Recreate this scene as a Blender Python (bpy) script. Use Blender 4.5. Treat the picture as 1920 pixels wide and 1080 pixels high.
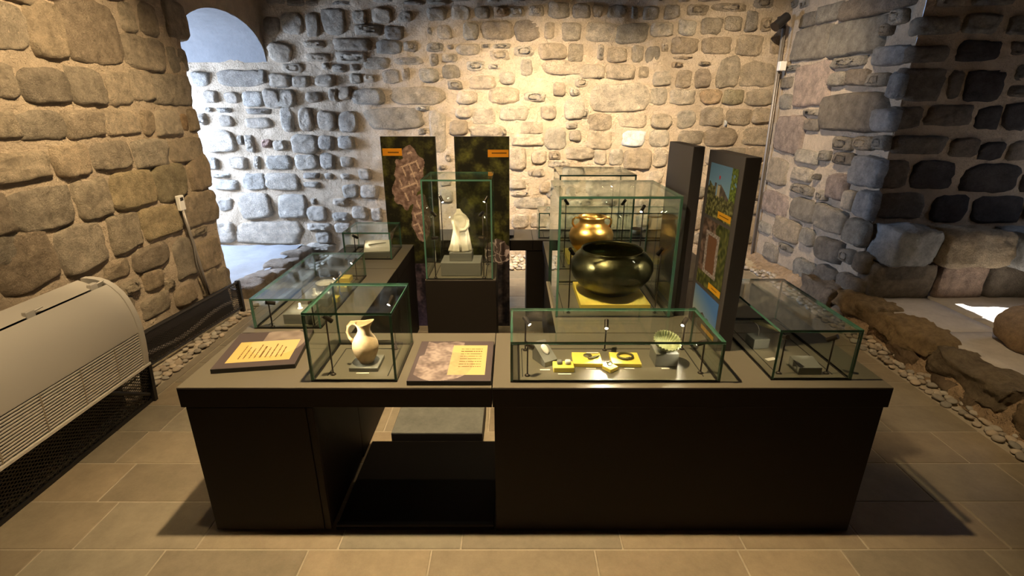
import bpy, bmesh, math, random
from mathutils import Vector, Matrix, noise
random.seed(11)
S = bpy.context.scene
for o in list(bpy.data.objects): bpy.data.objects.remove(o)
C = S.collection
PI = math.pi
# ------------------------------------------------------------------ camera
FPX, PITCH, HC = 940.0, math.radians(20.0), 1.694
cam = bpy.data.cameras.new('camera'); co = bpy.data.objects.new('camera', cam); C.objects.link(co)
cam.sensor_fit = 'HORIZONTAL'; cam.sensor_width = 36.0; cam.lens = FPX / 1920 * 36.0
cam.shift_x = -1.0 / 1920; cam.clip_start = 0.02
co.location = (0, 0, HC); co.rotation_euler = (PI / 2 - PITCH, 0, 0)
S.camera = co
# ------------------------------------------------------------------ world, light, exposure
S.view_settings.view_transform = 'Standard'; S.view_settings.look = 'None'
S.view_settings.exposure = 0.55; S.view_settings.gamma = 1.0; S.view_settings.use_curve_mapping = False
W = bpy.data.worlds.new('world'); S.world = W; W.use_nodes = True
W.node_tree.nodes['Background'].inputs[0].default_value = (0.45, 0.62, 1.0, 1)
W.node_tree.nodes['Background'].inputs[1].default_value = 0.4
try:
    S.cycles.transparent_max_bounces = 48; S.cycles.max_bounces = 10; S.cycles.diffuse_bounces = 4
    S.cycles.sample_clamp_indirect = 4.0
except Exception: pass
WARM = (1.0, 0.75, 0.44); LED = (1.0, 0.86, 0.60)
def add_light(kind, name, loc, energy, color, target=None, parent=None, **kw):
    l = bpy.data.lights.new(name, kind); l.energy = energy; l.color = color
    for k, v in kw.items(): setattr(l, k, v)
    o = bpy.data.objects.new(name, l); C.objects.link(o); o.location = loc
    if target is not None:
        o.rotation_euler = (Vector(target) - Vector(loc)).to_track_quat('-Z', 'Y').to_euler()
    if parent is not None:
        o.parent = parent
    return o
# daylight: sun through the right-hand window, sky light through the left-hand window
add_light('SUN', 'sun', (8, 3.4, 8), 26.0, (1.0, 0.97, 0.92), target=(8 - 0.65, 3.45, 8 - 1.13), angle=0.01)
add_light('AREA', 'sky_window', (-4.58, 5.02, 1.55), 255.0, (0.53, 0.69, 1.0), target=(-3.0, 5.16, 0.25),
          shape='RECTANGLE', size=0.9, size_y=0.9)
add_light('AREA', 'sky_window_right', (4.62, 3.5, 1.4), 2.0, (0.75, 0.82, 1.0), target=(3.5, 3.6, 0.3), shape='RECTANGLE', size=0.5, size_y=0.8)
# ceiling spots: location, target, watts, cone degrees
SPOTS = [((-0.42, 1.70, 3.2), (-0.10, 1.66, 0.0), 430, 82, 1.0),
         ((0.35, 3.60, 3.3), (0.50, 5.8, 0.95), 900, 66, 1.0),
         ((-0.75, 3.60, 3.3), (-0.45, 5.8, 1.15), 360, 58, 1.0),
         ((1.45, 3.60, 3.3), (2.35, 5.8, 1.10), 430, 70, 1.0),
         ((-1.05, 2.5, 3.3), (-2.6, 3.30, 1.50), 380, 56, 1.0),
         ((-0.9, 1.5, 3.3), (-2.3, 2.2, 0.8), 150, 60, 1.0),
         ((1.2, 1.6, 3.3), (2.85, 2.85, 0.1), 150, 42, 1.0),
         ((-0.3, 2.9, 3.3), (-0.30, 2.95, 0.7), 40, 50, 0.8),
         ((-0.30, 1.25, 3.3), (-0.48, 3.75, 0.95), 170, 34, 1.0)]
for i, (a, b, e, ang, bl) in enumerate(SPOTS):
    add_light('SPOT', 'ceiling_spot', a, e, (1.0, 0.80, 0.545) if b[1] > 5 else WARM, target=b, spot_size=math.radians(ang), spot_blend=bl, shadow_soft_size=0.035)

# ------------------------------------------------------------------ pixel helpers (directions only)
CP, SP = math.cos(PITCH), math.sin(PITCH)
def ray(x, y):
    a = (x - 961.0) / FPX; b = (540.0 - y) / FPX
    return Vector((a, CP + b * SP, -SP + b * CP))
def hit(x, y, p0, n):
    r = ray(x, y); o = Vector((0, 0, HC)); t = (p0 - o).dot(n) / r.dot(n)
    return o + r * t
# ------------------------------------------------------------------ materials
def mat(name, col=(0.5, 0.5, 0.5), rough=0.6, metal=0.0, spec=0.5, objcol=False, attr=None, n=None, bump=None, var=0.0, emit=None, coat=0.0):
    m = bpy.data.materials.new(name); m.use_nodes = True
    N, L = m.node_tree.nodes, m.node_tree.links; P = N['Principled BSDF']
    P.inputs['Roughness'].default_value = rough; P.inputs['Metallic'].default_value = metal
    P.inputs['Specular IOR Level'].default_value = spec
    P.inputs['Base Color'].default_value = (*col, 1)
    if coat: P.inputs['Coat Weight'].default_value = coat
    tc = N.new('ShaderNodeTexCoord'); src = None
    if objcol:
        oi = N.new('ShaderNodeObjectInfo'); src = oi.outputs['Color']
    if attr:
        at = N.new('ShaderNodeAttribute'); at.attribute_name = attr; src = at.outputs['Color']
    if src is None:
        rg = N.new('ShaderNodeRGB'); rg.outputs[0].default_value = (*col, 1); src = rg.outputs[0]
    if var > 0:
        sc = n or 9.0
        nz = N.new('ShaderNodeTexNoise'); nz.inputs['Scale'].default_value = sc; nz.inputs['Detail'].default_value = 9; nz.inputs['Roughness'].default_value = 0.76
        g = N.new('ShaderNodeNewGeometry'); L.new(g.outputs['Position'], nz.inputs['Vector'])
        mr = N.new('ShaderNodeMapRange'); mr.inputs[1].default_value = 0.3; mr.inputs[2].default_value = 0.7
        mr.inputs[3].default_value = 1 - var; mr.inputs[4].default_value = 1 + var
        L.new(nz.outputs['Fac'], mr.inputs[0])
        mx = N.new('ShaderNodeVectorMath'); mx.operation = 'SCALE'
        L.new(src, mx.inputs[0]); L.new(mr.outputs[0], mx.inputs['Scale']); src = mx.outputs[0]
    L.new(src, P.inputs['Base Color'])
    if bump:
        g = N.new('ShaderNodeNewGeometry'); prev = None
        for sc, st, dist in bump:
            nz = N.new('ShaderNodeTexNoise'); nz.inputs['Scale'].default_value = sc; nz.inputs['Detail'].default_value = 6; nz.inputs['Roughness'].default_value = 0.7
            L.new(g.outputs['Position'], nz.inputs['Vector'])
            b = N.new('ShaderNodeBump'); b.inputs['Strength'].default_value = st; b.inputs['Distance'].default_value = dist
            L.new(nz.outputs['Fac'], b.inputs['Height'])
            if prev: L.new(prev.outputs[0], b.inputs['Normal'])
            prev = b
        L.new(prev.outputs[0], P.inputs['Normal'])
    if emit:
        P.inputs['Emission Color'].default_value = (*emit[:3], 1); P.inputs['Emission Strength'].default_value = emit[3]
    return m
M = {}
M['stone'] = mat('stone', rough=0.9, spec=0.2, objcol=True, n=12, var=0.46, bump=[(9, 1.0, 0.08), (30, 1.0, 0.06), (100, 1.0, 0.025)])
M['mortar'] = mat('mortar', (0.60, 0.475, 0.34), rough=0.95, spec=0.1, n=5, var=0.20, bump=[(12, 1.0, 0.06), (55, 0.9, 0.022)])
M['plaster'] = mat('plaster', (0.21, 0.21, 0.21), rough=0.95, spec=0.1, n=6, var=0.12, bump=[(30, 0.4, 0.008)])
M['ceiling'] = mat('ceiling_plaster', (0.10, 0.075, 0.055), rough=0.95, spec=0.1, n=2, var=0.1)
M['rubble'] = mat('rubble', (0.40, 0.28, 0.17), rough=0.95, spec=0.1, n=6, var=0.35, bump=[(7, 1.0, 0.05), (28, 0.8, 0.015)])
M['slab'] = mat('paving', rough=0.55, spec=0.3, objcol=True, n=7, var=0.2, bump=[(60, 0.15, 0.003)])
M['joint'] = mat('joint', (0.40, 0.335, 0.24), rough=0.9, n=9, var=0.2)
M['pebble'] = mat('pebble', rough=0.75, spec=0.3, objcol=True, n=30, var=0.15)
M['pebble_fill'] = mat('pebble_fill', (0.36, 0.31, 0.25), rough=0.85, n=25, var=0.5)
M['dark'] = mat('dark_laminate', (0.018, 0.0135, 0.010), rough=0.6, spec=0.2, n=3, var=0.06)
M['top'] = mat('laminate_lit_top', (0.145, 0.126, 0.088), rough=0.42, spec=0.45, n=3, var=0.04)  # the dark laminate again, lightened for the lamp light falling on the tops
M['panelgrey'] = mat('panel_grey', (0.052, 0.046, 0.045), rough=0.5, spec=0.4)
M['groove'] = mat('groove', (0.012, 0.010, 0.008), rough=0.7)
M['black'] = mat('black_metal', (0.014, 0.012, 0.011), rough=0.5)
M['bronze'] = mat('lamp_bronze', (0.05, 0.038, 0.03), rough=0.35, metal=0.6)
M['lens'] = mat('lens', (1, 0.9, 0.7), emit=(1.0, 0.85, 0.6, 25.0))
M['white'] = mat('white_enamel', (0.62, 0.575, 0.50), rough=0.22, spec=0.5)
M['white2'] = mat('grille_white', (0.66, 0.61, 0.53), rough=0.4)
M['yellow'] = mat('yellow_board', (0.84, 0.65, 0.10), rough=0.6)
M['riser'] = mat('grey_riser', (0.17, 0.165, 0.14), rough=0.6)
M['paper'] = mat('paper', (0.80, 0.76, 0.66), rough=0.7)
M['print'] = mat('print', attr='Col', rough=0.6, spec=0.25)
M['clay'] = mat('clay', (0.72, 0.52, 0.30), rough=0.8, n=18, var=0.22, bump=[(40, 0.3, 0.004)])
M['marble'] = mat('marble', (0.80, 0.72, 0.56), rough=0.6, n=14, var=0.2, bump=[(25, 0.5, 0.008)])
M['gold'] = mat('gilt_bronze', (0.86, 0.47, 0.13), rough=0.36, metal=1.0, n=12, var=0.25, bump=[(18, 0.15, 0.006)])
M['patina'] = mat('dark_bronze', (0.10, 0.092, 0.045), rough=0.33, metal=0.95, n=9, var=0.5, bump=[(14, 0.25, 0.008)])
M['green'] = mat('green_bronze', (0.42, 0.46, 0.24), rough=0.5, metal=0.2, n=30, var=0.3)
M['iron'] = mat('old_bronze', (0.13, 0.115, 0.06), rough=0.5, metal=0.5)
M['rock'] = mat('rock', (0.30, 0.20, 0.11), rough=0.95, n=22, var=0.4, bump=[(16, 1.0, 0.03), (50, 0.8, 0.01)])
M['silllight'] = mat('sill_slab', (0.52, 0.47, 0.42), rough=0.85, n=5, var=0.18, bump=[(25, 0.4, 0.008)])
M['plat'] = mat('platform_top', (0.15, 0.15, 0.125), rough=0.5, n=9, var=0.35)
M['steel'] = mat('conduit', (0.26, 0.23, 0.20), rough=0.45, metal=0.4)
M['plastic'] = mat('white_plastic', (0.75, 0.72, 0.66), rough=0.4)
M['frame'] = mat('window_frame', (0.10, 0.07, 0.05), rough=0.6)
def glass_mats():
    m = bpy.data.materials.new('case_glass'); m.use_nodes = True; N, L = m.node_tree.nodes, m.node_tree.links
    for x in list(N): N.remove(x)
    out = N.new('ShaderNodeOutputMaterial'); t = N.new('ShaderNodeBsdfTransparent'); t.inputs[0].default_value = (0.955, 0.975, 0.96, 1)
    g = N.new('ShaderNodeBsdfGlossy'); g.inputs['Roughness'].default_value = 0.0; g.inputs['Color'].default_value = (0.95, 1, 0.97, 1)
    lw = N.new('ShaderNodeLayerWeight'); lw.inputs['Blend'].default_value = 0.5
    pw = N.new('ShaderNodeMath'); pw.operation = 'POWER'; pw.inputs[1].default_value = 5.0; L.new(lw.outputs['Facing'], pw.inputs[0])
    f = N.new('ShaderNodeMath'); f.operation = 'MULTIPLY_ADD'; f.inputs[1].default_value = 0.94; f.inputs[2].default_value = 0.035; L.new(pw.outputs[0], f.inputs[0])
    mx = N.new('ShaderNodeMixShader'); L.new(f.outputs[0], mx.inputs[0]); L.new(t.outputs[0], mx.inputs[1]); L.new(g.outputs[0], mx.inputs[2]); L.new(mx.outputs[0], out.inputs[0])
    return m
M['glass'] = glass_mats()
M['edge'] = mat('glass_edge', (0.075, 0.185, 0.13), rough=0.12, spec=0.6)
def mesh_mat():
    m = bpy.data.materials.new('expanded_mesh'); m.use_nodes = True; N, L = m.node_tree.nodes, m.node_tree.links
    P = N['Principled BSDF']; P.inputs['Base Color'].default_value = (0.014, 0.011, 0.010, 1); P.inputs['Roughness'].default_value = 0.5
    g = N.new('ShaderNodeNewGeometry'); sp = N.new('ShaderNodeSeparateXYZ'); L.new(g.outputs['Position'], sp.inputs[0])
    def ln(a, b):
        s1 = N.new('ShaderNodeMath'); s1.operation = 'MULTIPLY'; s1.inputs[1].default_value = a; L.new(sp.outputs['Y'], s1.inputs[0])
        s2 = N.new('ShaderNodeMath'); s2.operation = 'MULTIPLY_ADD'; s2.inputs[1].default_value = b; L.new(sp.outputs['Z'], s2.inputs[0]); L.new(s1.outputs[0], s2.inputs[2])
        s = N.new('ShaderNodeMath'); s.operation = 'SINE'; L.new(s2.outputs[0], s.inputs[0]); return s.outputs[0]
    a = ln(210, 330); b = ln(210, -330)
    mx = N.new('ShaderNodeMath'); mx.operation = 'MAXIMUM'; L.new(a, mx.inputs[0]); L.new(b, mx.inputs[1])
    gt = N.new('ShaderNodeMath'); gt.operation = 'GREATER_THAN'; gt.inputs[1].default_value = 0.45; L.new(mx.outputs[0], gt.inputs[0])
    L.new(gt.outputs[0], P.inputs['Alpha'])
    return m
M['mesh'] = mesh_mat()
# ------------------------------------------------------------------ mesh builder
class MB:
    def __init__(s): s.v = []; s.f = []; s.mi = []
    def add(s, vs, fs, mi=0):
        o = len(s.v); s.v += [tuple(v) for v in vs]; s.f += [tuple(i + o for i in f) for f in fs]; s.mi += [mi] * len(fs); return s
    def box(s, x0, x1, y0, y1, z0, z1, mi=0, bev=0.0):
        if bev > 0:
            bm = bmesh.new(); bmesh.ops.create_cube(bm, size=1)
            for v in bm.verts: v.co = Vector(((x0 + x1) / 2 + v.co.x * (x1 - x0), (y0 + y1) / 2 + v.co.y * (y1 - y0), (z0 + z1) / 2 + v.co.z * (z1 - z0)))
            bmesh.ops.bevel(bm, geom=bm.edges[:], offset=bev, segments=1, affect='EDGES')
            bm.verts.index_update(); s.add([v.co for v in bm.verts], [[v.index for v in f.verts] for f in bm.faces], mi); bm.free(); return s
        return s.add([(x0, y0, z0), (x1, y0, z0), (x1, y1, z0), (x0, y1, z0), (x0, y0, z1), (x1, y0, z1), (x1, y1, z1), (x0, y1, z1)],
                     [(0, 3, 2, 1), (4, 5, 6, 7), (0, 1, 5, 4), (1, 2, 6, 5), (2, 3, 7, 6), (3, 0, 4, 7)], mi)
    def lathe(s, prof, cx=0, cy=0, cz=0, n=28, mod=None, mi=0):
        vs = []; k = len(prof)
        for i in range(n):
            a = 2 * PI * i / n
            for j, (r, z) in enumerate(prof):
                q = mod(a, j, r, z) if mod else (r * math.cos(a), r * math.sin(a), z)
                vs.append((cx + q[0], cy + q[1], cz + q[2]))
        fs = [(i * k + j, ((i + 1) % n) * k + j, ((i + 1) % n) * k + j + 1, i * k + j + 1) for i in range(n) for j in range(k - 1)]
        fs.append(tuple(i * k for i in range(n))[::-1]); 
        if prof[-1][0] > 1e-5: fs.append(tuple(i * k + k - 1 for i in range(n)))
        return s.add(vs, fs, mi)
    def tube(s, pts, r, n=8, mi=0, rs=None):
        pts = [Vector(p) for p in pts]; vs = []; up = Vector((0.13, 0.31, 0.94)); m = len(pts)
        for i, p in enumerate(pts):
            t = (pts[min(i + 1, m - 1)] - pts[max(i - 1, 0)]).normalized()
            a = t.cross(up); a = a.normalized() if a.length > 1e-4 else t.orthogonal().normalized(); b = t.cross(a)
            rr = rs[i] if rs else r
            for j in range(n):
                w = 2 * PI * j / n; vs.append(p + a * (rr * math.cos(w)) + b * (rr * math.sin(w)))
        fs = [(i * n + j, i * n + (j + 1) % n, (i + 1) * n + (j + 1) % n, (i + 1) * n + j) for i in range(m - 1) for j in range(n)]
        fs += [tuple(range(n))[::-1], tuple(range((m - 1) * n, m * n))]
        return s.add(vs, fs, mi)
    def prism(s, poly, axis, a0, a1, mi=0):
        def P(u, v, a): return {'x': (a, u, v), 'y': (u, a, v), 'z': (u, v, a)}[axis]
        n = len(poly); vs = [P(u, v, a0) for u, v in poly] + [P(u, v, a1) for u, v in poly]
        fs = [tuple(range(n))[::-1], tuple(range(n, 2 * n))] + [(i, (i + 1) % n, n + (i + 1) % n, n + i) for i in range(n)]
        return s.add(vs, fs, mi)
def obj(name, mb, mats, parent=None, smooth=False, loc=None, recalc=True):
    me = bpy.data.meshes.new(name); me.from_pydata(mb.v, [], mb.f)
    ml = mats if isinstance(mats, (list, tuple)) else [mats]
    for m in ml: me.materials.append(m)
    if len(ml) > 1: me.polygons.foreach_set('material_index', mb.mi)
    if recalc:
        bm = bmesh.new(); bm.from_mesh(me); bmesh.ops.recalc_face_normals(bm, faces=bm.faces); bm.to_mesh(me); bm.free()
    if smooth: me.polygons.foreach_set('use_smooth', [True] * len(me.polygons))
    o = bpy.data.objects.new(name, me); C.objects.link(o)
    if loc is not None: o.location = loc
    if parent is not None: o.parent = parent
    return o
def tag(o, label, cat, group=None, kind=None):
    if label: o['label'] = label
    if cat: o['category'] = cat
    if group: o['group'] = group
    if kind: o['kind'] = kind
    return o
def thing(name, label, cat, loc, rotz=0.0, group=None):
    o = bpy.data.objects.new(name, None); C.objects.link(o); o.location = loc; o.rotation_euler = (0, 0, rotz); o.empty_display_size = 0.05
    return tag(o, label, cat, group)
def smooth_by_angle(o, deg=35):
    me = o.data; bm = bmesh.new(); bm.from_mesh(me)
    for f in bm.faces: f.smooth = True
    for e in bm.edges:
        if len(e.link_faces) == 2 and e.calc_face_angle(0) > math.radians(deg): e.smooth = False
    bm.to_mesh(me); bm.free(); return o
# ------------------------------------------------------------------ room shell
ZT = 3.4
def nz3(x, y, z): return noise.noise(Vector((x, y, z)))
def grid_wall(name, fn, nu, nv, m, amp, n, parent=None, kind=True):
    """fn(u,v in 0..1) -> point; displaced along n by noise"""
    mb = MB(); vs = []; n = Vector(n)
    for j in range(nv + 1):
        for i in range(nu + 1):
            p = Vector(fn(i / nu, j / nv)); q = p * 3.1
            d = amp * (nz3(q.x, q.y, q.z) + 0.5 * nz3(q.x * 2.7 + 9, q.y * 2.7, q.z * 2.7) + 0.35 * nz3(q.x * 6, q.y * 6 + 4, q.z * 6))
            vs.append(p + n * d)
    fs = [(j * (nu + 1) + i, j * (nu + 1) + i + 1, (j + 1) * (nu + 1) + i + 1, (j + 1) * (nu + 1) + i) for j in range(nv) for i in range(nu)]
    mb.add(vs, fs); o = obj(name, mb, m, parent, smooth=True, recalc=False)
    if kind and parent is None: o['kind'] = 'structure'
    return o
XL, YB, XR = -2.6, 5.8, 2.9
YJ = 4.33                          # near jamb of the left opening
RA, RB = Vector((2.87, 5.8, 0)), Vector((2.93, 4.03, 0))       # right wall line, corner to arris
JA, JB = Vector((2.93, 4.03, 0)), Vector((4.5, 3.86, 0))       # far jamb of the right niche
wall_back = grid_wall('wall_back', lambda u, v: (-4.6 + u * 7.65, YB, -0.05 + v * (ZT + 0.05)), 230, 104, M['mortar'], 0.021, (0, -1, 0))
# left wall: long part, part above the arch (with opening), niche reveals
def arch_z(y):
    t = (y - YJ) / (YB - YJ); return 2.12 + 0.375 * math.sqrt(max(0.0, 1 - (2 * t - 1) ** 2)) ** 0.9
wall_left = grid_wall('wall_left', lambda u, v: (XL, -2.6 + u * (YJ + 2.6), -0.05 + v * (ZT + 0.05)), 168, 84, M['mortar'], 0.018, (1, 0, 0))
grid_wall('spandrel', lambda u, v: (XL, YJ + u * (YB - YJ), arch_z(YJ + u * (YB - YJ)) * (1 - v) + v * ZT), 48, 20, M['mortar'], 0.012, (1, 0, 0), parent=wall_left)
grid_wall('jamb', lambda u, v: (XL - u * 2.0, YJ, -0.05 + v * 2.25), 40, 40, M['mortar'], 0.014, (0, 1, 0), parent=wall_left)
grid_wall('vault', lambda u, v: (XL - u * 2.0, YJ + v * (YB - YJ), arch_z(YJ + v * (YB - YJ))), 30, 48, M['plaster'], 0.008, (0, 0, -1), parent=wall_left)
# end wall of the left niche with its window opening
mb = MB(); xw = -4.45
for y0, y1, z0, z1 in ((YJ - .1, 4.55, 0, 2.6), (5.55, YB, 0, 2.6), (4.55, 5.55, 0, 0.9), (4.55, 5.55, 2.05, 2.6)): mb.box(xw - .2, xw, y0, y1, z0, z1)
o = obj('niche_end', mb, M['plaster'], wall_left)
win1 = obj('window_1', MB().box(xw - .1, xw - .06, 4.55, 4.6, .9, 2.05).box(xw - .1, xw - .06, 5.5, 5.55, .9, 2.05).box(xw - .1, xw - .06, 4.6, 5.5, .9, .95).box(xw - .1, xw - .06, 4.6, 5.5, 2.0, 2.05).box(xw - .1, xw - .06, 5.03, 5.07, .95, 2.0), M['frame'])
win1['kind'] = 'structure'
wall_right = grid_wall('wall_right', lambda u, v: RA.lerp(RB, u) + Vector((0, 0, -0.05 + v * (ZT + 0.05))), 44, 80, M['mortar'], 0.012, (-1, 0, 0))
jn = Vector((JB.y - JA.y, -(JB.x - JA.x), 0)).normalized()
grid_wall('niche_jamb', lambda u, v: JA.lerp(JB, u) + Vector((0, 0, 0.0 + v * ZT)), 40, 80, M['mortar'], 0.012, jn, parent=wall_right)
grid_wall('near_face', lambda u, v: (2.93, -2.6 + u * 4.85, v * ZT), 30, 20, M['mortar'], 0.012, (-1, 0, 0), parent=wall_right)
grid_wall('near_jamb', lambda u, v: (2.93 + u * 1.6, 2.25, v * ZT), 16, 30, M['mortar'], 0.012, (0, 1, 0), parent=wall_right)
mb = MB(); xw = 4.42
for y0, y1, z0, z1 in ((2.2, 3.04, 0, ZT), (3.66, 4.1, 0, ZT), (3.04, 3.66, 0, .86), (3.04, 3.66, 1.98, ZT)): mb.box(xw, xw + .12, y0, y1, z0, z1)
obj('niche_end', mb, M['mortar'], wall_right)
win2 = obj('window_2', MB().box(xw + .03, xw + .07, 3.04, 3.07, .86, 1.98).box(xw + .03, xw + .07, 3.63, 3.66, .86, 1.98).box(xw + .03, xw + .07, 3.07, 3.63, .86, .89).box(xw + .03, xw + .07, 3.07, 3.63, 1.95, 1.98), M['frame'])
win2['kind'] = 'structure'
o = obj('wall_front', MB().box(-4.6, 4.6, -2.7, -2.6, 0, ZT), M['ceiling']); o['kind'] = 'structure'
o = obj('ceiling', MB().box(-4.8, 4.8, -2.7, 6.0, ZT, ZT + .1), M['ceiling']); o['kind'] = 'structure'

# ------------------------------------------------------------------ stones, one by one
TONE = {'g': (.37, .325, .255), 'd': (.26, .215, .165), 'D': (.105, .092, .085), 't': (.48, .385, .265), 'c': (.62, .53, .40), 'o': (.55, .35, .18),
        'r': (.42, .15, .10), 'w': (.98, .95, .90), 'v': (.38, .32, .17), 'b': (.40, .40, .39), 'p': (.50, .37, .29)}
def stone(parent, p, u, n, w, h, tone, prot, seed, sq=(3.4, 7.5), blend=0.25, pale=0.0):
    rnd = random.Random(seed); up = Vector((0, 0, 1)); K = 18 if max(w, h) < 0.28 else 24
    pw = rnd.uniform(*sq); vs = []; ox = rnd.uniform(0, 50); base = []
    cr = [(rnd.uniform(-.13, .10), rnd.uniform(-.13, .10)) for _ in range(4)]
    for i in range(K):
        a = 2 * PI * (i + rnd.uniform(-.25, .25)) / K; ca, sa = math.cos(a), math.sin(a)
        r = (abs(ca) ** pw + abs(sa) ** pw) ** (-1 / pw); r *= 1.02 + 0.10 * nz3(ca * 1.6 + ox, sa * 1.6, 3) + 0.07 * nz3(ca * 4 + ox, sa * 4, 1)
        x, y = r * ca, r * sa; sx, sy = (x + 1) / 2, (y + 1) / 2
        dx = (cr[0][0] * (1 - sx) * (1 - sy) * -1 + cr[1][0] * sx * (1 - sy) + cr[2][0] * sx * sy - cr[3][0] * (1 - sx) * sy)
        dy = (cr[0][1] * (1 - sx) * (1 - sy) * -1 - cr[1][1] * sx * (1 - sy) + cr[2][1] * sx * sy + cr[3][1] * (1 - sx) * sy)
        base.append(((x + dx) * w / 2, (y + dy) * h / 2))
    tilt = rnd.uniform(-.35, .35); tilt2 = rnd.uniform(-.45, .25)
    mn = min(w, h) / 2; e = min(.5, .012 / mn)          # edge width in metres, not in proportion
    rings = [(1.06, -1.6), (1.0, 0.0), (1 - e * .6, 0.55), (1 - e * 1.5, .9), (min(.78, 1 - e * 2.2), 1.0), (0.52, 1.0), (.26, 1.02)]
    for k, (sc, d) in enumerate(rings):
        for (x, y) in base:
            q = Vector((x * sc * 9 + ox, y * sc * 9, d))
            dd = prot * d * (1 + tilt * x * sc / w + tilt2 * y * sc / h * 2) if d > 0 else (-0.05 if k == 0 else -.004)
            if k >= 2: dd += .010 * noise.noise(q) + .007 * noise.noise(q * 2.9) + .004 * noise.noise(q * 7)
            vs.append(u * (x * sc) + up * (y * sc) + n * dd)
    vs.append(n * (prot * 1.05)); nr = len(rings)
    fs = [(k * K + i, k * K + (i + 1) % K, (k + 1) * K + (i + 1) % K, (k + 1) * K + i) for k in range(nr - 1) for i in range(K)]
    fs += [((nr - 1) * K + i, (nr - 1) * K + (i + 1) % K, nr * K) for i in range(K)]
    o = obj('stone', MB().add(vs, fs), M['stone'], parent, smooth=True, loc=p)
    c = TONE[tone]; b = rnd.uniform(0, 1)
    if tone not in 'rwD': c = tuple(x * (1 - blend) + y * blend for x, y in zip(c, (.58, .455, .315)))
    c = tuple(x * (1 - pale) + y * pale for x, y in zip(c, (.66, .60, .52)))
    b = rnd.uniform(.86, 1.14); hsh = rnd.uniform(-.04, .04)
    o.color = (c[0] * b * (1 + hsh), c[1] * b, c[2] * b * (1 - hsh), 1)
    return o
PLANES = {'B': (wall_back, Vector((0, YB, 0)), Vector((1, 0, 0)), Vector((0, -1, 0))),
          'L': (wall_left, Vector((XL, 0, 0)), Vector((0, 1, 0)), Vector((1, 0, 0))),
          'R': (wall_right, RA, (RB - RA).normalized(), Vector((-1, 0, 0))),
          'J': (wall_right, JA, (JB - JA).normalized(), jn)}
def stones(pl, ox, oy, sc, data, prot=0.022, blend=.38, pale=0.0):
    sq = (3.2, 7.0) if pl == 'B' else (5.0, 12.0)
    par, p0, u, n = PLANES[pl]
    for row in data.strip().split(';'):
        t = row.split()
        if len(t) < 5: continue
        x0, y0, x1, y1 = [float(q) for q in t[:4]]
        x0, x1 = ox + x0 / sc, ox + x1 / sc; y0, y1 = oy + y0 / sc, oy + y1 / sc; cx, cy = (x0 + x1) / 2, (y0 + y1) / 2
        p = hit(cx, cy, p0, n); w = abs((hit(x1, cy, p0, n) - hit(x0, cy, p0, n)).dot(u)); h = abs((hit(cx, y1, p0, n) - hit(cx, y0, p0, n)).z)
        k = {'B': 1.05, 'L': 1.075, 'R': .985, 'J': .99}[pl]
        stone(par, p, u, n, w * k, h * k * (.88 if pl == 'R' else 1.0), t[4], prot * random.uniform(.7, 1.3), int(x0 * 7 + y0 * 131), sq, {'L': .42, 'R': .15, 'J': .05}.get(pl, blend), pale)
# back wall
stones('B', 480, 0, 5.4, """70 160 240 345 d;270 120 485 340 g;510 130 650 370 g;675 90 900 350 g;980 110 1120 235 t;1165 80 1400 230 t;1430 100 1590 225 t;
1310 265 1500 405 d;1000 255 1275 360 t;800 390 1150 505 g;1220 410 1475 545 g;1490 420 1640 525 t;1395 575 1690 660 g;830 530 1140 640 t;950 650 1050 720 g;
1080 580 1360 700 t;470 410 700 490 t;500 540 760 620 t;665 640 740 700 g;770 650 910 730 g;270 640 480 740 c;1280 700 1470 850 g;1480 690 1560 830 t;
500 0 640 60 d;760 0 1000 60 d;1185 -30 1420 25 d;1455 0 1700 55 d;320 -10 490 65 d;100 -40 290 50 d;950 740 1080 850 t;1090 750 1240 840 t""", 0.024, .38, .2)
stones('B', 480, 0, 5.4, """130 430 370 620 c;600 760 820 880 c;140 740 360 880 c;360 770 560 880 c;0 700 110 850 g;500 930 690 1035 g;740 900 840 1025 c;840 880 970 1010 t;975 900 1290 1060 g;190 900 400 1080 c""", 0.042, .38, .3)
stones('B', 800, 0, 5.4, """0 80 210 215 g;245 60 445 210 c;480 65 645 190 t;680 65 830 172 o;835 65 1000 175 t;1030 55 1180 165 c;1240 20 1450 180 g;1475 40 1650 195 g;1675 40 1790 170 g;
0 -30 220 45 g;250 -60 480 10 d;610 -40 740 25 g;110 255 270 400 c;370 230 530 400 c;570 210 875 400 t;905 205 1150 420 d;1190 215 1295 395 t;1360 230 1555 425 t;1610 225 1950 425 c;
0 260 60 370 c;0 420 170 525 g;210 450 270 500 t;310 440 535 560 c;545 440 650 490 c;660 435 858 500 c;640 505 835 610 c;895 460 1080 570 c;1125 435 1415 595 t;1430 445 1585 620 t;
30 545 120 670 t;160 545 315 630 c;400 610 590 715 c;620 640 750 705 c;170 660 345 800 t;-70 690 120 835 c;945 605 1070 780 c;1175 620 1640 750 c;740 720 905 855 c;430 770 690 905 c;
210 815 360 905 t;310 930 515 1055 c;630 890 940 1050 t;980 930 1200 1030 c;1285 830 1405 970 g;1500 790 1640 880 c;1450 880 1555 970 c;860 -40 1000 15 d;1040 -50 1210 10 g;1500 -60 1640 0 d""")
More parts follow.
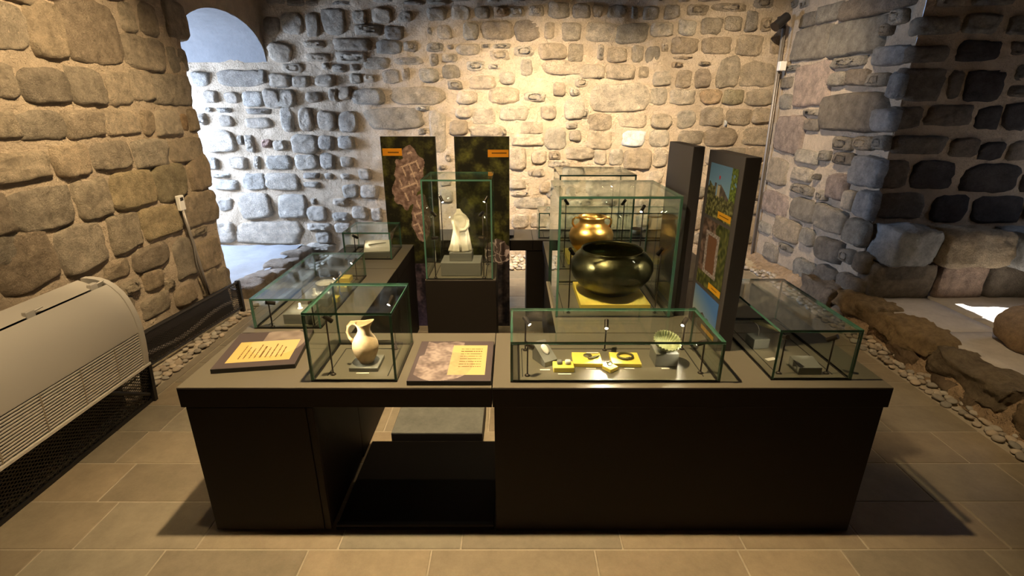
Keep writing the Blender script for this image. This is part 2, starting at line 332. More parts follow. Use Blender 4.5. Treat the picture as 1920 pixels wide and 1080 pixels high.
stones('B', 1120, 0, 5.333, """95 40 300 185 t;335 55 410 195 g;450 60 620 205 g;665 35 830 190 g;895 45 1105 150 t;1160 30 1500 120 t;580 -40 670 25 g;800 -40 930 25 g;180 225 500 435 g;
810 205 985 355 c;1040 170 1250 340 t;1275 160 1445 315 t;1480 110 1600 310 d;1640 170 1740 310 t;735 380 1005 535 t;1040 370 1340 550 t;1385 350 1660 555 t;1720 365 1850 545 t;
0 445 70 600 c;100 475 300 630 t;340 455 460 630 c;475 460 635 635 g;740 620 870 680 o;1000 610 1150 660 t;410 655 515 780 t;80 640 375 790 c;-170 640 70 790 c;780 690 945 880 t;970 680 1140 870 d;
1195 570 1420 865 t;1450 620 1770 860 t;545 700 735 860 c;520 880 695 1050 c;725 895 980 1050 c;1045 890 1240 1040 o;1260 900 1460 1040 v;1490 880 1770 1050 t;530 230 760 370 c;755 562 1000 595 t;640 430 715 520 c;1000 -40 1240 15 d;1560 -20 1760 80 d""")
stones('B', 940, 120, 5.4, """910 190 1470 475 c;640 350 840 565 c;790 450 880 560 c;400 415 560 555 c;0 420 280 570 c;190 580 430 710 c;440 640 660 860 c;650 580 770 655 c;690 670 810 780 c;870 500 1120 680 t;
870 680 1125 860 t;1180 500 1470 650 c;1230 670 1450 835 w;1490 660 1700 840 c;90 700 420 830 c;0 640 60 730 c;80 850 250 1070 c;310 880 445 1015 c;480 880 600 970 t;650 840 935 965 c;
480 970 700 1050 c;940 870 1060 1010 c;1090 860 1230 1030 c;1250 860 1535 1070 t;1535 860 1680 1050 c""", 0.024)
stones('B', 1160, 140, 5.4, """320 390 545 545 t;580 355 780 540 c;820 330 1060 530 t;1100 340 1330 515 t;1360 330 1560 490 t;1065 460 1100 525 w;870 550 1210 730 t;1230 530 1520 715 t;600 570 860 705 t;1300 720 1490 880 t;1090 740 1280 860 t;
880 750 1060 900 c;1300 900 1460 1050 t;1320 1080 1470 1260 t""")
stones('B', 940, 280, 5.4, """80 290 250 400 c;90 410 320 480 c;380 330 500 440 t;600 190 900 250 c;880 330 1360 470 t;1430 370 1570 470 c;130 490 480 600 c;110 650 280 790 c;290 640 560 790 c;260 200 440 280 c;
760 500 930 590 t;1010 490 1190 570 g;1380 510 1460 590 t;930 600 1050 650 g;640 680 780 800 c;1380 650 1480 780 c;1150 580 1330 660 c;1480 560 1640 690 c;560 340 840 460 c;1490 220 1640 350 c""", 0.022)
stones('B', 640, 120, 5.4, """255 445 795 655 g;520 240 1045 405 t;740 420 910 475 c;900 500 1060 900 c;1150 440 1320 545 c;1330 440 1555 605 c;1100 580 1275 720 t;1300 620 1680 735 c;780 650 860 710 t;
1040 900 1130 1000 t;980 1010 1090 1080 t;1000 1120 1120 1240 c;1000 1270 1130 1400 c""")
stones('B', 340, 120, 5.4, """90 80 290 220 g;350 50 870 220 d;900 110 1120 240 g;230 270 375 395 g;430 280 590 405 g;620 280 830 430 g;840 260 1010 440 g;1040 270 1160 430 g;240 440 330 490 d;360 440 525 495 d;
390 520 540 635 g;170 500 260 620 g;640 540 930 650 g;650 450 910 510 d;1010 450 1150 680 g;1190 455 1335 675 c;1390 470 1565 670 c;1600 480 1790 700 g;200 670 560 900 c;570 720 640 830 c;
650 720 745 890 c;820 760 915 850 r;930 770 1070 880 c;1110 725 1380 900 c;1390 720 1540 870 d;1590 730 1760 860 g;470 940 670 1065 c;730 940 800 1060 c;860 930 1120 1075 g;250 950 380 1070 g;
1150 920 1390 1070 c;1410 900 1550 1060 g;1610 940 1740 1040 c""", 0.04, .38, .5)
stones('B', 370, 290, 5.14, """430 180 670 340 g;670 170 975 340 c;1020 170 1180 235 d;410 360 720 610 g;780 390 1045 600 c;200 420 345 540 g;390 640 1000 860 c;90 640 350 850 c;1030 255 1190 320 t;1380 180 1500 240 t;
1560 135 1685 250 t;1400 285 1560 420 c;1310 420 1460 490 t;1090 420 1150 480 t;1680 520 1790 640 c;1150 740 1290 850 t;950 860 1060 980 c;350 880 940 990 c;120 175 320 225 c;150 240 390 340 c;
1230 180 1310 240 t;1070 850 1330 930 c;1060 500 1250 640 c;1300 560 1480 640 c;1580 290 1740 420 c;1060 660 1300 730 c;1330 660 1500 760 c;1500 500 1650 620 c""", 0.038, .38, .55)
# left wall
stones('L', 0, 0, 4.153, """-160 10 210 380 g;230 10 500 460 t;510 15 930 480 d;935 30 1055 240 t;1080 20 1215 265 g;1290 30 1440 290 g;985 300 1290 540 g;1310 370 1450 560 g;-150 480 110 770 g;180 545 530 805 d;
540 540 815 820 g;825 550 1000 815 c;1010 560 1190 800 c;1200 580 1480 815 g;150 860 490 1080 g;500 860 810 1070 g;820 850 1070 1055 c;1090 860 1190 1050 t;1215 860 1400 1050 c;1410 880 1455 1020 o;1462 860 1540 1030 t;
-100 850 135 1080 t;-170 -380 200 -20 t;230 -300 560 -20 g;600 -300 930 -20 t;960 -260 1200 0 t""", 0.02)
stones('L', 0, 240, 3.374, """-120 160 310 350 t;330 100 560 320 t;575 90 835 270 g;850 80 1065 250 c;1080 60 1285 215 t;710 270 980 510 v;985 230 1180 450 v;1190 180 1325 390 t;470 330 705 575 t;80 380 460 640 g;
-200 400 70 690 d;1150 410 1365 610 t;890 490 1140 690 v;690 550 890 780 t;380 610 680 900 g;-60 660 365 1020 d;830 740 1080 890 d;1100 690 1240 950 g;1255 690 1390 890 t;1180 620 1320 685 t;
910 890 1030 1030 t;1270 900 1375 1060 t;1380 880 1450 1020 t;1040 950 1100 1030 t;640 840 820 960 t;740 970 880 1060 t;900 1050 1080 1180 t;1100 990 1240 1120 t;1270 1075 1400 1190 t;650 1080 860 1260 t""", 0.024)
# right wall (faces the left-hand window)
stones('R', 1400, 0, 4.153, """330 0 400 70 g;415 0 480 60 g;420 85 530 230 d;540 30 715 180 g;725 -60 1210 135 d;365 200 625 465 g;645 130 1040 440 g;1035 180 1110 280 t;300 500 400 560 g;270 590 350 700 g;
360 480 625 840 p;650 440 900 530 g;640 555 755 680 g;765 530 925 670 d;925 560 1080 680 g;960 350 1215 520 b;1095 550 1195 780 b;265 720 350 855 g;570 700 1010 1040 d;440 850 560 905 g;440 920 555 1030 d;970 830 1130 1030 b;225 870 430 1230 p;
1110 60 1210 200 c""", 0.018)
stones('R', 1380, 220, 3.175, """570 110 685 200 g;695 110 800 200 t;810 105 885 200 g;575 205 685 285 d;485 195 550 265 g;670 215 850 420 b;345 190 480 285 c;185 230 305 415 t;325 290 440 390 c;320 390 440 465 g;455 335 490 375 d;
530 320 650 500 p;700 430 815 610 b;630 420 690 570 c;320 475 455 630 g;460 520 625 695 g;150 430 300 595 p;215 595 365 750 t;380 650 455 775 g;460 700 610 870 d;640 600 770 775 g;160 740 245 855 g;330 840 450 995 g;
465 870 580 1025 d;590 930 730 1050 d;610 780 690 870 g;695 790 770 940 d;250 750 330 800 g;130 620 210 700 c;470 430 525 500 c""", 0.018)
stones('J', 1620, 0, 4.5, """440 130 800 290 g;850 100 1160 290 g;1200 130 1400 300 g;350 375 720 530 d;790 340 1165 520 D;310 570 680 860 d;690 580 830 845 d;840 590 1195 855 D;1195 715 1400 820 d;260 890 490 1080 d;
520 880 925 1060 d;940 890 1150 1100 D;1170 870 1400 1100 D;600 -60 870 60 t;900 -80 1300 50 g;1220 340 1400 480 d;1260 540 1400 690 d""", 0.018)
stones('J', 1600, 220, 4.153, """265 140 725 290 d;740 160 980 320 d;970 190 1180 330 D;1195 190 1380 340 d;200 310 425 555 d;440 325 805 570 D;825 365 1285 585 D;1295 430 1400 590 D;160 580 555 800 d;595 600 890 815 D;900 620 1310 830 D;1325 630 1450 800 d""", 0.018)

# courses low behind the cases and towards the near end of the left wall
def courses(pl, s0, s1, z0, z1, rh, lo, hi, tones, seed, lim):
    par, p0, u, n = PLANES[pl]; r = random.Random(seed); z = z0; k = 0
    while z < z1:
        h = rh * r.uniform(.8, 1.15); q = s0 + r.uniform(0, .1)
        while q < s1 and k < lim:
            w = r.uniform(lo, hi); p = p0 + u * (q + w / 2) + Vector((0, 0, z + h / 2 + r.uniform(-.015, .015)))
            stone(par, p, u, n, w * .9, h * .86, r.choice(tones), .022, seed + k * 17, (3.5, 9.0), .4); q += w; k += 1
        z += h
courses('B', .35, 2.75, .14, .78, .17, .20, .38, 'ctcg', 301, 33)
courses('L', .75, 2.30, .9, 2.9, .30, .30, .52, 'tgtd', 977, 34)
# ------------------------------------------------------------------ right niche: ledge, sill, rubble footing
def blob_box(name, x0, x1, y0, y1, z0, z1, m, parent=None, amp=0.02, seg=7, seed=0, rnd=0.25, kind=None):
    bm = bmesh.new(); bmesh.ops.create_cube(bm, size=2); bmesh.ops.subdivide_edges(bm, edges=bm.edges[:], cuts=seg, use_grid_fill=True)
    cx, cy, cz = (x0 + x1) / 2, (y0 + y1) / 2, (z0 + z1) / 2
    for v in bm.verts:
        c = v.co; s = Vector((c.x, c.y, c.z)); k = (abs(c.x) ** 5 + abs(c.y) ** 5 + abs(c.z) ** 5) ** .2; s = s.lerp(s / k, rnd * 2)
        q = Vector((cx + s.x * (x1 - x0) / 2, cy + s.y * (y1 - y0) / 2, cz + s.z * (z1 - z0) / 2))
        w = Vector((nz3(q.x * 5 + seed, q.y * 5, q.z * 5), nz3(q.x * 5, q.y * 5 + seed, q.z * 5 + 7), nz3(q.x * 5 + 3, q.y * 5, q.z * 5 + seed)))
        w2 = Vector((nz3(q.x * 14 + seed, q.y * 14, q.z * 14), nz3(q.x * 14, q.y * 14 + seed, q.z * 14 + 7), nz3(q.x * 14 + 3, q.y * 14, q.z * 14 + seed)))
        w3 = Vector((nz3(q.x * 33 + seed, q.y * 33, q.z * 33), nz3(q.x * 33, q.y * 33 + seed, q.z * 33 + 7), nz3(q.x * 33 + 3, q.y * 33, q.z * 33 + seed)))
        v.co = q + (w + w2 * .5 + w3 * .25) * amp - Vector((cx, cy, z0))
    bm.verts.index_update(); mb = MB().add([v.co for v in bm.verts], [[v.index for v in f.verts] for f in bm.faces]); bm.free()
    return obj(name, mb, m, parent, smooth=True, loc=(cx, cy, z0))
def colored(o, c): o.color = (*c, 1); return o
for i, (x0, x1, y0, z0, z1, t) in enumerate(((2.94, 3.32, 3.72, .50, .80, 'b'), (3.33, 3.86, 3.70, .50, .79, 't'), (3.87, 4.42, 3.62, .49, .80, 'b'))):
    colored(blob_box('ledge_stone', x0, x1, y0, 4.05, z0, z1, M['stone'], wall_right, 0.035, 10, i * 3 + 1, rnd=.3), TONE[t])
for i, (x0, x1, z0, z1, t) in enumerate(((2.92, 3.44, .19, .50, 'd'), (3.46, 3.86, .19, .50, 'p'), (3.88, 4.42, .19, .5, 'd'))):
    colored(blob_box('footing_stone', x0, x1, 3.84, 4.05, z0, z1, M['stone'], wall_right, 0.015, 7, i * 5 + 2), TONE[t])
# sill paving slabs of the niche
for i, (x0, x1, y0, y1) in enumerate(((2.93, 3.42, 3.2, 3.9), (3.43, 4.44, 3.45, 3.9), (3.43, 4.44, 2.8, 3.44), (2.93, 3.42, 2.3, 3.19), (3.43, 4.44, 2.25, 2.79))):
    blob_box('sill_slab', x0, x1, y0, y1, 0.02, 0.205 + .006 * (i % 2), M['silllight'], wall_right, 0.006, 5, i, rnd=0.04)
# rubble footing that slopes from the pebbles up to the sill
def rub(u, v):
    y = 1.2 + u * 4.6; x0 = 2.70 if y < 4.0 else 2.70 - (y - 4.0) * .02
    x = x0 + v * (0.17 if y < 4.0 else 0.2); z = -0.02 + v * (0.20 if y < 4.0 else max(.10, .2 - (y - 4.0) * .1))
    return (x, y, z)
grid_wall('footing', rub, 110, 14, M['rubble'], 0.06, (-.7, 0, .7), parent=wall_right)
for i, (y0, y1, z0, z1, x0, x1, c) in enumerate(((3.55, 4.02, .08, .23, 2.76, 3.02, (.46, .33, .18)), (2.98, 3.52, .10, .235, 2.74, 2.98, (.48, .34, .18)), (2.38, 2.93, .06, .22, 2.72, 2.96, (.36, .28, .18)),
                                               (4.05, 4.5, .02, .2, 2.74, 2.95, (.34, .25, .16)), (3.0, 3.3, .0, .09, 2.70, 2.80, (.36, .25, .15)), (2.55, 2.85, 0, .08, 2.70, 2.80, (.33, .24, .15)), (1.9, 2.33, .02, .2, 2.70, 2.93, (.36, .26, .15)))):
    colored(blob_box('kerb_stone', x0, x1, y0, y1, z0, z1, M['stone'], wall_right, 0.042, 15, i * 7 + 5, rnd=.2), c)
# niche floor on the left with its rubble kerb
grid_wall('niche_floor', lambda u, v: (-4.5 + u * 2.0, YJ + v * (YB - YJ), 0.10 + .03 * v), 40, 30, M['plaster'], 0.02, (0, 0, 1), parent=wall_left)
for i in range(7):
    y = 4.36 + i * .2
    colored(blob_box('kerb_stone', -2.62 + .02 * (i % 2), -2.36 + .02 * (i % 3), y, y + .21, -.02, .13 + .02 * (i % 2), M['stone'], wall_left, 0.03, 6, i * 3 + 40, rnd=.4), (.36, .29, .22))
rock = blob_box('boulder', 3.21, 3.62, 2.74, 3.10, 0.216, 0.46, M['rock'], None, 0.03, 11, 77, rnd=.5)
tag(rock, 'rough brown pitted boulder lying on the sunlit stone sill', 'boulder')

# ------------------------------------------------------------------ floor
floor = obj('floor', MB().box(-2.8, 2.95, -2.6, 5.85, -0.10, -0.003), M['joint']); floor['kind'] = 'structure'
rnd = random.Random(5)
ys = [1.551 + .2615 * k for k in range(-11, 15)]
for k in range(len(ys) - 1):
    y0, y1 = ys[k], ys[k + 1]
    if y1 > 5.23: y1 = 5.2
    if y0 > 5.1 or y1 < 0.7: continue
    x = -2.205; off = rnd.uniform(.1, .5); first = True
    while x < 2.57:
        w = off if first else rnd.choice((.42, .5, .5, .58, .66)); first = False
        x1 = min(x + w, 2.58); 
        if 2.58 - x1 < .12: x1 = 2.58
        mb = MB().box(x + .0025, x1 - .0025, y0 + .0025, y1 - .0025, -.03, 0.0 + rnd.uniform(-.0015, .0005), bev=.003)
        o = obj('paving_slab', mb, M['slab'], floor); b = rnd.uniform(.86, 1.12); t = rnd.uniform(-.05, .05)
        o.color = (.27 * b * (1 + t), .22 * b, .148 * b * (1 - t), 1); x = x1
obj('border_strip', MB().box(-2.272, -2.21, -2.6, 5.2, -.03, 0.0), M['slab'], floor).color = (.25, .21, .15, 1)
# pebbles
pm = []
for k in range(5):
    bm = bmesh.new(); bmesh.ops.create_icosphere(bm, subdivisions=2, radius=1)
    for v in bm.verts:
        v.co *= 1 + .18 * nz3(v.co.x * 1.2 + k * 9, v.co.y * 1.2, v.co.z * 1.2)
    me = bpy.data.meshes.new('pebble'); bm.to_mesh(me); bm.free(); me.materials.append(M['pebble']); me.polygons.foreach_set('use_smooth', [True] * len(me.polygons)); pm.append(me)
peb = []
def strip(x0, x1, y0, y1, st, zone):
    y = y0
    while y < y1:
        x = x0 + rnd.uniform(0, st * .5)
        while x < x1:
            (zone == 'l' and x < -2.47 + (y - 2.68) * .094) or peb.append((x + rnd.uniform(-.25, .25) * st, y + rnd.uniform(-.25, .25) * st, st * rnd.uniform(.40, .54), zone)); x += st * rnd.uniform(.85, 1.15)
        y += st * .85
strip(-2.47, -2.275, 2.62, 4.22, .055, 'l'); strip(2.60, 2.745, 1.95, 4.1, .058, 'r')
strip(-2.3, 2.62, 5.24, 5.74, .07, 'b'); strip(2.60, 2.75, 4.1, 5.2, .06, 'f')
LAB = {'l': ('smooth buff river pebble in the strip below the black mesh guard', 'pebbles by the mesh guard'), 'r': ('smooth grey river pebble in the strip below the rubble footing', 'pebbles by the right footing'),
       'f': ('smooth pale pebble in the far strip behind the dark photograph panel', 'pebbles in the far right strip'), 'b': ('small pale pebble in the strip below the back wall', 'pebbles below the back wall')}
cand = [p for p in peb if p[3] in 'lr']; cand.sort(key=lambda p: math.hypot(p[0], p[1]) + (0 if p[3] == 'r' else -.4)); cand = cand[:300]
extra = [p for p in peb if (p[3] == 'f' and p[1] > 4.3) or (p[3] == 'b' and (-.12 < p[0] < .25 or p[0] > 2.2))]; extra.sort(key=lambda p: math.hypot(p[0], p[1]))
keep = set(id(p) for p in cand + extra[:300 - len(cand)])
def pebcol(): 
    b = rnd.uniform(.65, 1.25); t = rnd.uniform(-.06, .10); return (.40 * b * (1 + t), .345 * b, .27 * b * (1 - t), 1)
mbp = MB()
for p in peb:
    x, y, r, zn = p; sx, sy, sz = r * rnd.uniform(.9, 1.25), r * rnd.uniform(.75, 1), r * rnd.uniform(.42, .62); a = rnd.uniform(0, PI); me = rnd.choice(pm)
    z = -.003 + sz * .92 + rnd.choice((0, 0, .004, .010))
    if id(p) in keep:
        o = bpy.data.objects.new('pebble', me); C.objects.link(o); o.location = (x, y, z); o.rotation_euler = (rnd.uniform(-.2, .2), rnd.uniform(-.2, .2), a); o.scale = (sx, sy, sz)
        o.color = pebcol(); tag(o, LAB[zn][0], 'pebble', LAB[zn][1])
    else:
        R = Matrix.Rotation(a, 3, 'Z'); ico = me
        mbp.add([R @ Vector((v.co.x * sx, v.co.y * sy, v.co.z * sz)) + Vector((x, y, z)) for v in ico.vertices], [tuple(f.vertices) for f in ico.polygons])
o = obj('pebble_bed', mbp, M['pebble_fill'], None, smooth=True, recalc=False)
tag(o, 'bed of small rounded pebbles along the foot of the stone walls', 'pebbles', kind='stuff')

# ------------------------------------------------------------------ display furniture
HT, LIP = 0.70, 0.085
def unit(name, label, x0, x1, y0, y1, bodies, extra=None, seams=()):
    t = thing(name, label, 'display counter', ((x0 + x1) / 2, (y0 + y1) / 2, 0)); ox, oy = t.location.x, t.location.y
    xs = [x0] + list(seams) + [x1]
    for a, b in zip(xs[:-1], xs[1:]):
        mb = MB().box(a - ox + .0008, b - ox - .0008, y0 - oy, y1 - oy - .001, HT - LIP, HT - .003, 0, bev=.0015)
        obj('countertop', mb, M['dark'], t)
        obj('lit_top_skin', MB().box(a - ox + .0015, b - ox - .0015, y0 - oy + .0015, y1 - oy - .002, HT - .003, HT), M['top'], t)  # thin skin whose lighter colour carries the light on the countertop
    for (a, b, c, d, z0, z1) in bodies:
        obj('body', MB().box(a - ox, b - ox, c - oy, d - oy, z0, z1, bev=.0015), M['dark'], t)
    return t
u1 = unit('display_counter', 'dark brown counter with open knee space under the clay jug case', -1.262, -.0775, 1.636, 2.12, [(-1.252, -.762, 1.650, 2.1195, .02, HT - LIP)])
ox, oy = u1.location.x, u1.location.y
obj('door', MB().box(-1.246 - ox, -.792 - ox, 1.640 - oy, 1.650 - oy, .012, HT - LIP - .004, bev=.0015), M['dark'], u1)
obj('door', MB().box(-.788 - ox, -.762 - ox, 1.640 - oy, 1.650 - oy, .012, HT - LIP - .004, bev=.0015), M['dark'], u1)
obj('base_panel', MB().box(-.748 - ox, -.079 - ox, 1.648 - oy, 2.235 - oy, 0.0, .012, bev=.002), M['dark'], u1)
obj('base_edge', MB().box(-.746 - ox, -.08 - ox, 1.652 - oy, 1.672 - oy, .012, .026, bev=.002), M['black'], u1)
u2 = unit('display_counter', 'long dark brown counter front carrying the bronze bowl case and the text boards', -.0765, 1.43, 1.636, 2.12, [(-.070, 1.42, 1.646, 2.12, .0, HT - LIP)])
u3 = unit('display_counter', 'dark side counter under the long low glass case by the pebbles', -1.262, -.75, 2.122, 3.10, [(-1.252, -.7615, 2.1205, 3.09, 0, HT - LIP)])
u4 = unit('display_counter', 'dark side counter under the small case beside the forest photograph', -1.262, -.75, 3.102, 3.70, [(-1.252, -.752, 3.104, 3.69, 0, HT - LIP)])
u5 = unit('display_counter', 'dark counter block under the tall case with the dark cauldron', .20, 1.43, 2.122, 2.85, [(.21, 1.42, 2.124, 2.84, 0, HT - LIP)])
u6 = unit('display_counter', 'dark counter block under the tall case with the gilded pot', .235, 1.30, 2.855, 3.80, [(.245, 1.29, 2.86, 3.79, 0, HT - LIP)])
u7 = unit('display_counter', 'narrow dark counter along the back behind the forest photographs', -.90, 1.40, 3.83, 4.20, [(.112, 1.39, 3.84, 4.19, 0, HT - LIP), (-.89, -.45, 3.84, 4.19, 0, HT - LIP)], seams=(.16,))
# statue pedestal with its low platform
t = thing('pedestal', 'dark square pedestal under the tall statue case', 'pedestal', (-.315, 3.05, 0))
obj('body', MB().box(-.215, .215, -.187, .187, .06, .70, bev=.002), M['dark'], t)
obj('lit_top_skin', MB().box(-.213, .213, -.185, .185, .70, .7025), M['top'], t)  # lit look of the pedestal top, put into its colour
obj('platform', MB().box(-.33, .155, -.814, -.19, 0, .058, bev=.002), M['black'], t)
obj('platform_top', MB().box(-.327, .152, -.811, -.19, .058, .0605), M['plat'], t)

# ------------------------------------------------------------------ glass cases
def case(label, x0, x1, y0, y1, h, z0=HT, t=.009, groove=True, gl=True):
    c = thing('glass_case', label, 'glass case', ((x0 + x1) / 2, (y0 + y1) / 2, z0)); W_, D_ = (x1 - x0) / 2, (y1 - y0) / 2
    def pane(name, a, b, cc, d, e, f, ax):
        mb = MB().box(a, b, cc, d, e, f); mb.mi = [0 if {'z': i in (0, 1), 'y': i in (2, 4), 'x': i in (3, 5)}[ax] else 1 for i in range(6)]
        obj(name, mb, [M['glass'], M['edge']], c)
    g = .0006
    pane('top_pane', -W_, W_, -D_, D_, h - t, h, 'z')
    pane('front_pane', -W_ + t + g, W_ - t - g, -D_, -D_ + t, .006, h - t - g, 'y'); pane('back_pane', -W_ + t + g, W_ - t - g, D_ - t, D_, .006, h - t - g, 'y')
    pane('side_pane', -W_, -W_ + t, -D_, D_, .006, h - t - g, 'x'); pane('side_pane', W_ - t, W_, -D_, D_, .006, h - t - g, 'x')
    mb = MB(); q = .010
    mb.box(-W_, W_, -D_, -D_ + q, 0.0006, .006).box(-W_, W_, D_ - q, D_, 0.0006, .006).box(-W_, -W_ + q, -D_ + q, D_ - q, 0.0006, .006).box(W_ - q, W_, -D_ + q, D_ - q, 0.0006, .006)
    obj('shadow_gap_strip', mb, M['groove'], c)  # dark strip standing in for the shadow gap under the panes
    if groove:
        a, b, s = W_ - .045, D_ - .045, .004
        obj('slot', MB().box(-a, -a + s, -b, b, .0004, .0012).box(a - s, a, -b, b, .0004, .0012).box(-a, a, b - s, b, .0004, .0012), M['groove'], c)
    return c
case('nearly cubic glass case over the clay jug', -.770, -.441, 1.68, 2.006, .286)
case('long low glass case over the bronze bowl and yellow boards', -.008, .792, 1.675, 2.004, .172)
case('low glass case on the far right counter corner', .994, 1.304, 1.692, 2.28, .212)
case('long low glass case on the left side counter', -1.222, -.905, 2.165, 2.945, .152)
case('small glass case at the back end of the left counter', -1.15, -.825, 3.30, 3.62, .19)
case('large tall glass case over the dark cauldron', .214, .784, 2.30, 2.835, .603, t=.011)
case('tall glass case over the gilded pot', .285, .752, 3.08, 3.51, .60)
case('tall narrow glass case over the marble statuette', -.522, -.118, 2.868, 3.228, .598, z0=.703)
case('low glass case on the narrow back counter', .206, 1.30, 3.885, 4.16, .205)

# ------------------------------------------------------------------ lamps inside the cases
def lamp(label, x, y, hgt, aim, watts, z0=HT, heads=1, cone=58, lean=(0, 0), group=None):
    t = thing('case_lamp', label, 'lamp', (x, y, z0 + .0008), group=group)
    obj('foot', MB().lathe([(.0001, 0), (.011, 0), (.011, .003), (.005, .007), (.0001, .008)], n=14), M['bronze'], t, smooth=True)
    top = Vector((lean[0], lean[1], hgt)); obj('stem', MB().tube([(0, 0, .004), top], .0032, 8), M['bronze'], t, smooth=True)
    for k in range(heads):
        hp = top * (1 - .38 * k); a = Vector(aim) - (Vector((x, y, z0)) + hp); d = a.normalized()
        h = obj('head', MB().tube([hp - d * .012, hp + d * .030], .0095, 12), M['bronze'], t, smooth=False); smooth_by_angle(h)
        obj('lens', MB().tube([hp + d * .0302, hp + d * .0312], .0065, 12), M['lens'], h)
        l = add_light('SPOT', 'lamp_light', hp + d * .036, watts, LED, parent=t, spot_size=math.radians(cone), spot_blend=.6, shadow_soft_size=.006)
        l.rotation_euler = d.to_track_quat('-Z', 'Y').to_euler()
    return t
lamp('small black lamp standing left of the clay jug', -.704, 1.735, .245, (-.585, 1.81, .80), 2.6)
lamp('small lamp behind the clay jug to its right', -.505, 1.955, .235, (-.575, 1.83, .80), .7)
lamp('short lamp at the front left of the bowl case', .058, 1.727, .135, (.19, 1.80, .71), .6)
lamp('short lamp at the back left of the bowl case', .055, 1.945, .145, (.19, 1.80, .71), .7)
lamp('short lamp at the back middle of the bowl case', .398, 1.945, .130, (.37, 1.74, .70), 5.0, cone=62)
lamp('short lamp at the back right of the bowl case', .735, 1.955, .135, (.62, 1.82, .74), .9)
lamp('short lamp at the front right of the bowl case', .742, 1.747, .135, (.62, 1.81, .76), 1.1)
lamp('short lamp at the front left of the far right case', 1.052, 1.747, .155, (1.04, 1.98, .74), .9)
lamp('short lamp at the front right of the far right case', 1.240, 1.747, .155, (1.13, 1.90, .70), .4)
lamp('short lamp at the front left of the left counter case', -1.145, 2.185, .125, (-1.02, 2.30, .76), .7)
lamp('short lamp at the front right of the left counter case', -.945, 2.19, .125, (-1.04, 2.30, .76), 1.0)
lamp('short lamp at the middle right of the left counter case', -.955, 2.60, .125, (-1.03, 2.52, .74), 1.6)
lamp('short lamp at the back right of the left counter case', -.945, 2.88, .125, (-1.03, 2.78, .74), 1.3)
lamp('short lamp inside the small back left case', -1.09, 3.36, .15, (-.96, 3.46, .74), .35)
lamp('tall lamp at the front left of the cauldron case', .285, 2.36, .33, (.46, 2.52, .75), 1.5)
lamp('tall lamp at the front right of the cauldron case', .725, 2.36, .33, (.60, 2.50, .75), 1.8)
lamp('tall lamp at the back right of the cauldron case', .730, 2.78, .46, (.56, 2.60, .90), 1.0)
lamp('tall lamp at the front left of the gilded pot case', .335, 3.13, .43, (.50, 3.32, .90), 4.5)
lamp('tall lamp at the front right of the gilded pot case', .700, 3.13, .43, (.58, 3.32, .88), 4.5)
lamp('tall lamp at the back of the gilded pot case', .690, 3.46, .50, (.56, 3.36, .98), 2.5)
lamp('tall two-headed lamp at the front left of the statue case', -.470, 2.905, .40, (-.325, 3.03, .93), .55, z0=.7035, heads=2)
lamp('tall two-headed lamp at the front right of the statue case', -.175, 2.905, .40, (-.325, 3.03, .93), .28, z0=.7035, heads=2)
lamp('tall lamp at the back left of the statue case', -.455, 3.18, .44, (-.33, 3.05, .90), .4, z0=.7035)
lamp('tall lamp at the back right of the statue case', -.165, 3.18, .44, (-.32, 3.05, .90), .2, z0=.7035)
lamp('short lamp at the left end of the back counter case', .30, 3.93, .175, (.37, 4.0, .72), .3)
lamp('short lamp at the right of the back counter case', .86, 3.93, .175, (.74, 4.02, .74), .5)

# ------------------------------------------------------------------ exhibits
def block(name, label, cat, cx, cy, w, d, h, m, rotz=0.0, z0=HT, poly=None, group=None):
    if poly is None: mb = MB().box(-w / 2, w / 2, -d / 2, d / 2, 0, h, bev=min(.002, h * .1))
    else: mb = MB().prism(poly, 'x', -w / 2, w / 2)
    o = obj(name, mb, m, None, loc=(cx, cy, z0 + .0009)); o.rotation_euler = (0, 0, rotz); return tag(o, label, cat, group)
# jug
block('display_plate', 'thin grey square plate under the clay jug', 'riser', -.592, 1.815, .115, .115, .016, M['riser'], 0.0)
jug = thing('clay_jug', 'pale clay jug with a trefoil spout and tall handle', 'jug', (-.592, 1.815, .7175))
def jm(a, j, r, z):
    x, y = r * math.cos(a), r * math.sin(a)
    if z > .132:
        k = (z - .132) / .045; x += k * .018 * max(0, math.cos(a)) - k * .006 * max(0, -math.cos(a)); y *= 1 - .25 * k * max(0, math.cos(a)) ** 2; z += k * .010 * max(0, math.cos(a)) + .004 * k * math.cos(2 * a)
    return (x, y, z)
b = obj('body', MB().lathe([(.0001, 0), (.027, 0), (.029, .005), (.039, .022), (.048, .044), (.052, .066), (.050, .084), (.042, .103), (.030, .121), (.0225, .136), (.0215, .148), (.025, .160), (.030, .168), (.029, .172), (.024, .166), (.018, .150), (.0001, .148)], n=32, mod=jm), M['clay'], jug, smooth=True)
obj('handle', MB().tube([(-.026, 0, .168), (-.045, 0, .170), (-.060, 0, .155), (-.066, 0, .130), (-.060, 0, .105), (-.047, 0, .088)], .0065, 10, rs=[.010, .008, .0065, .006, .0065, .009]), M['clay'], jug, smooth=True)
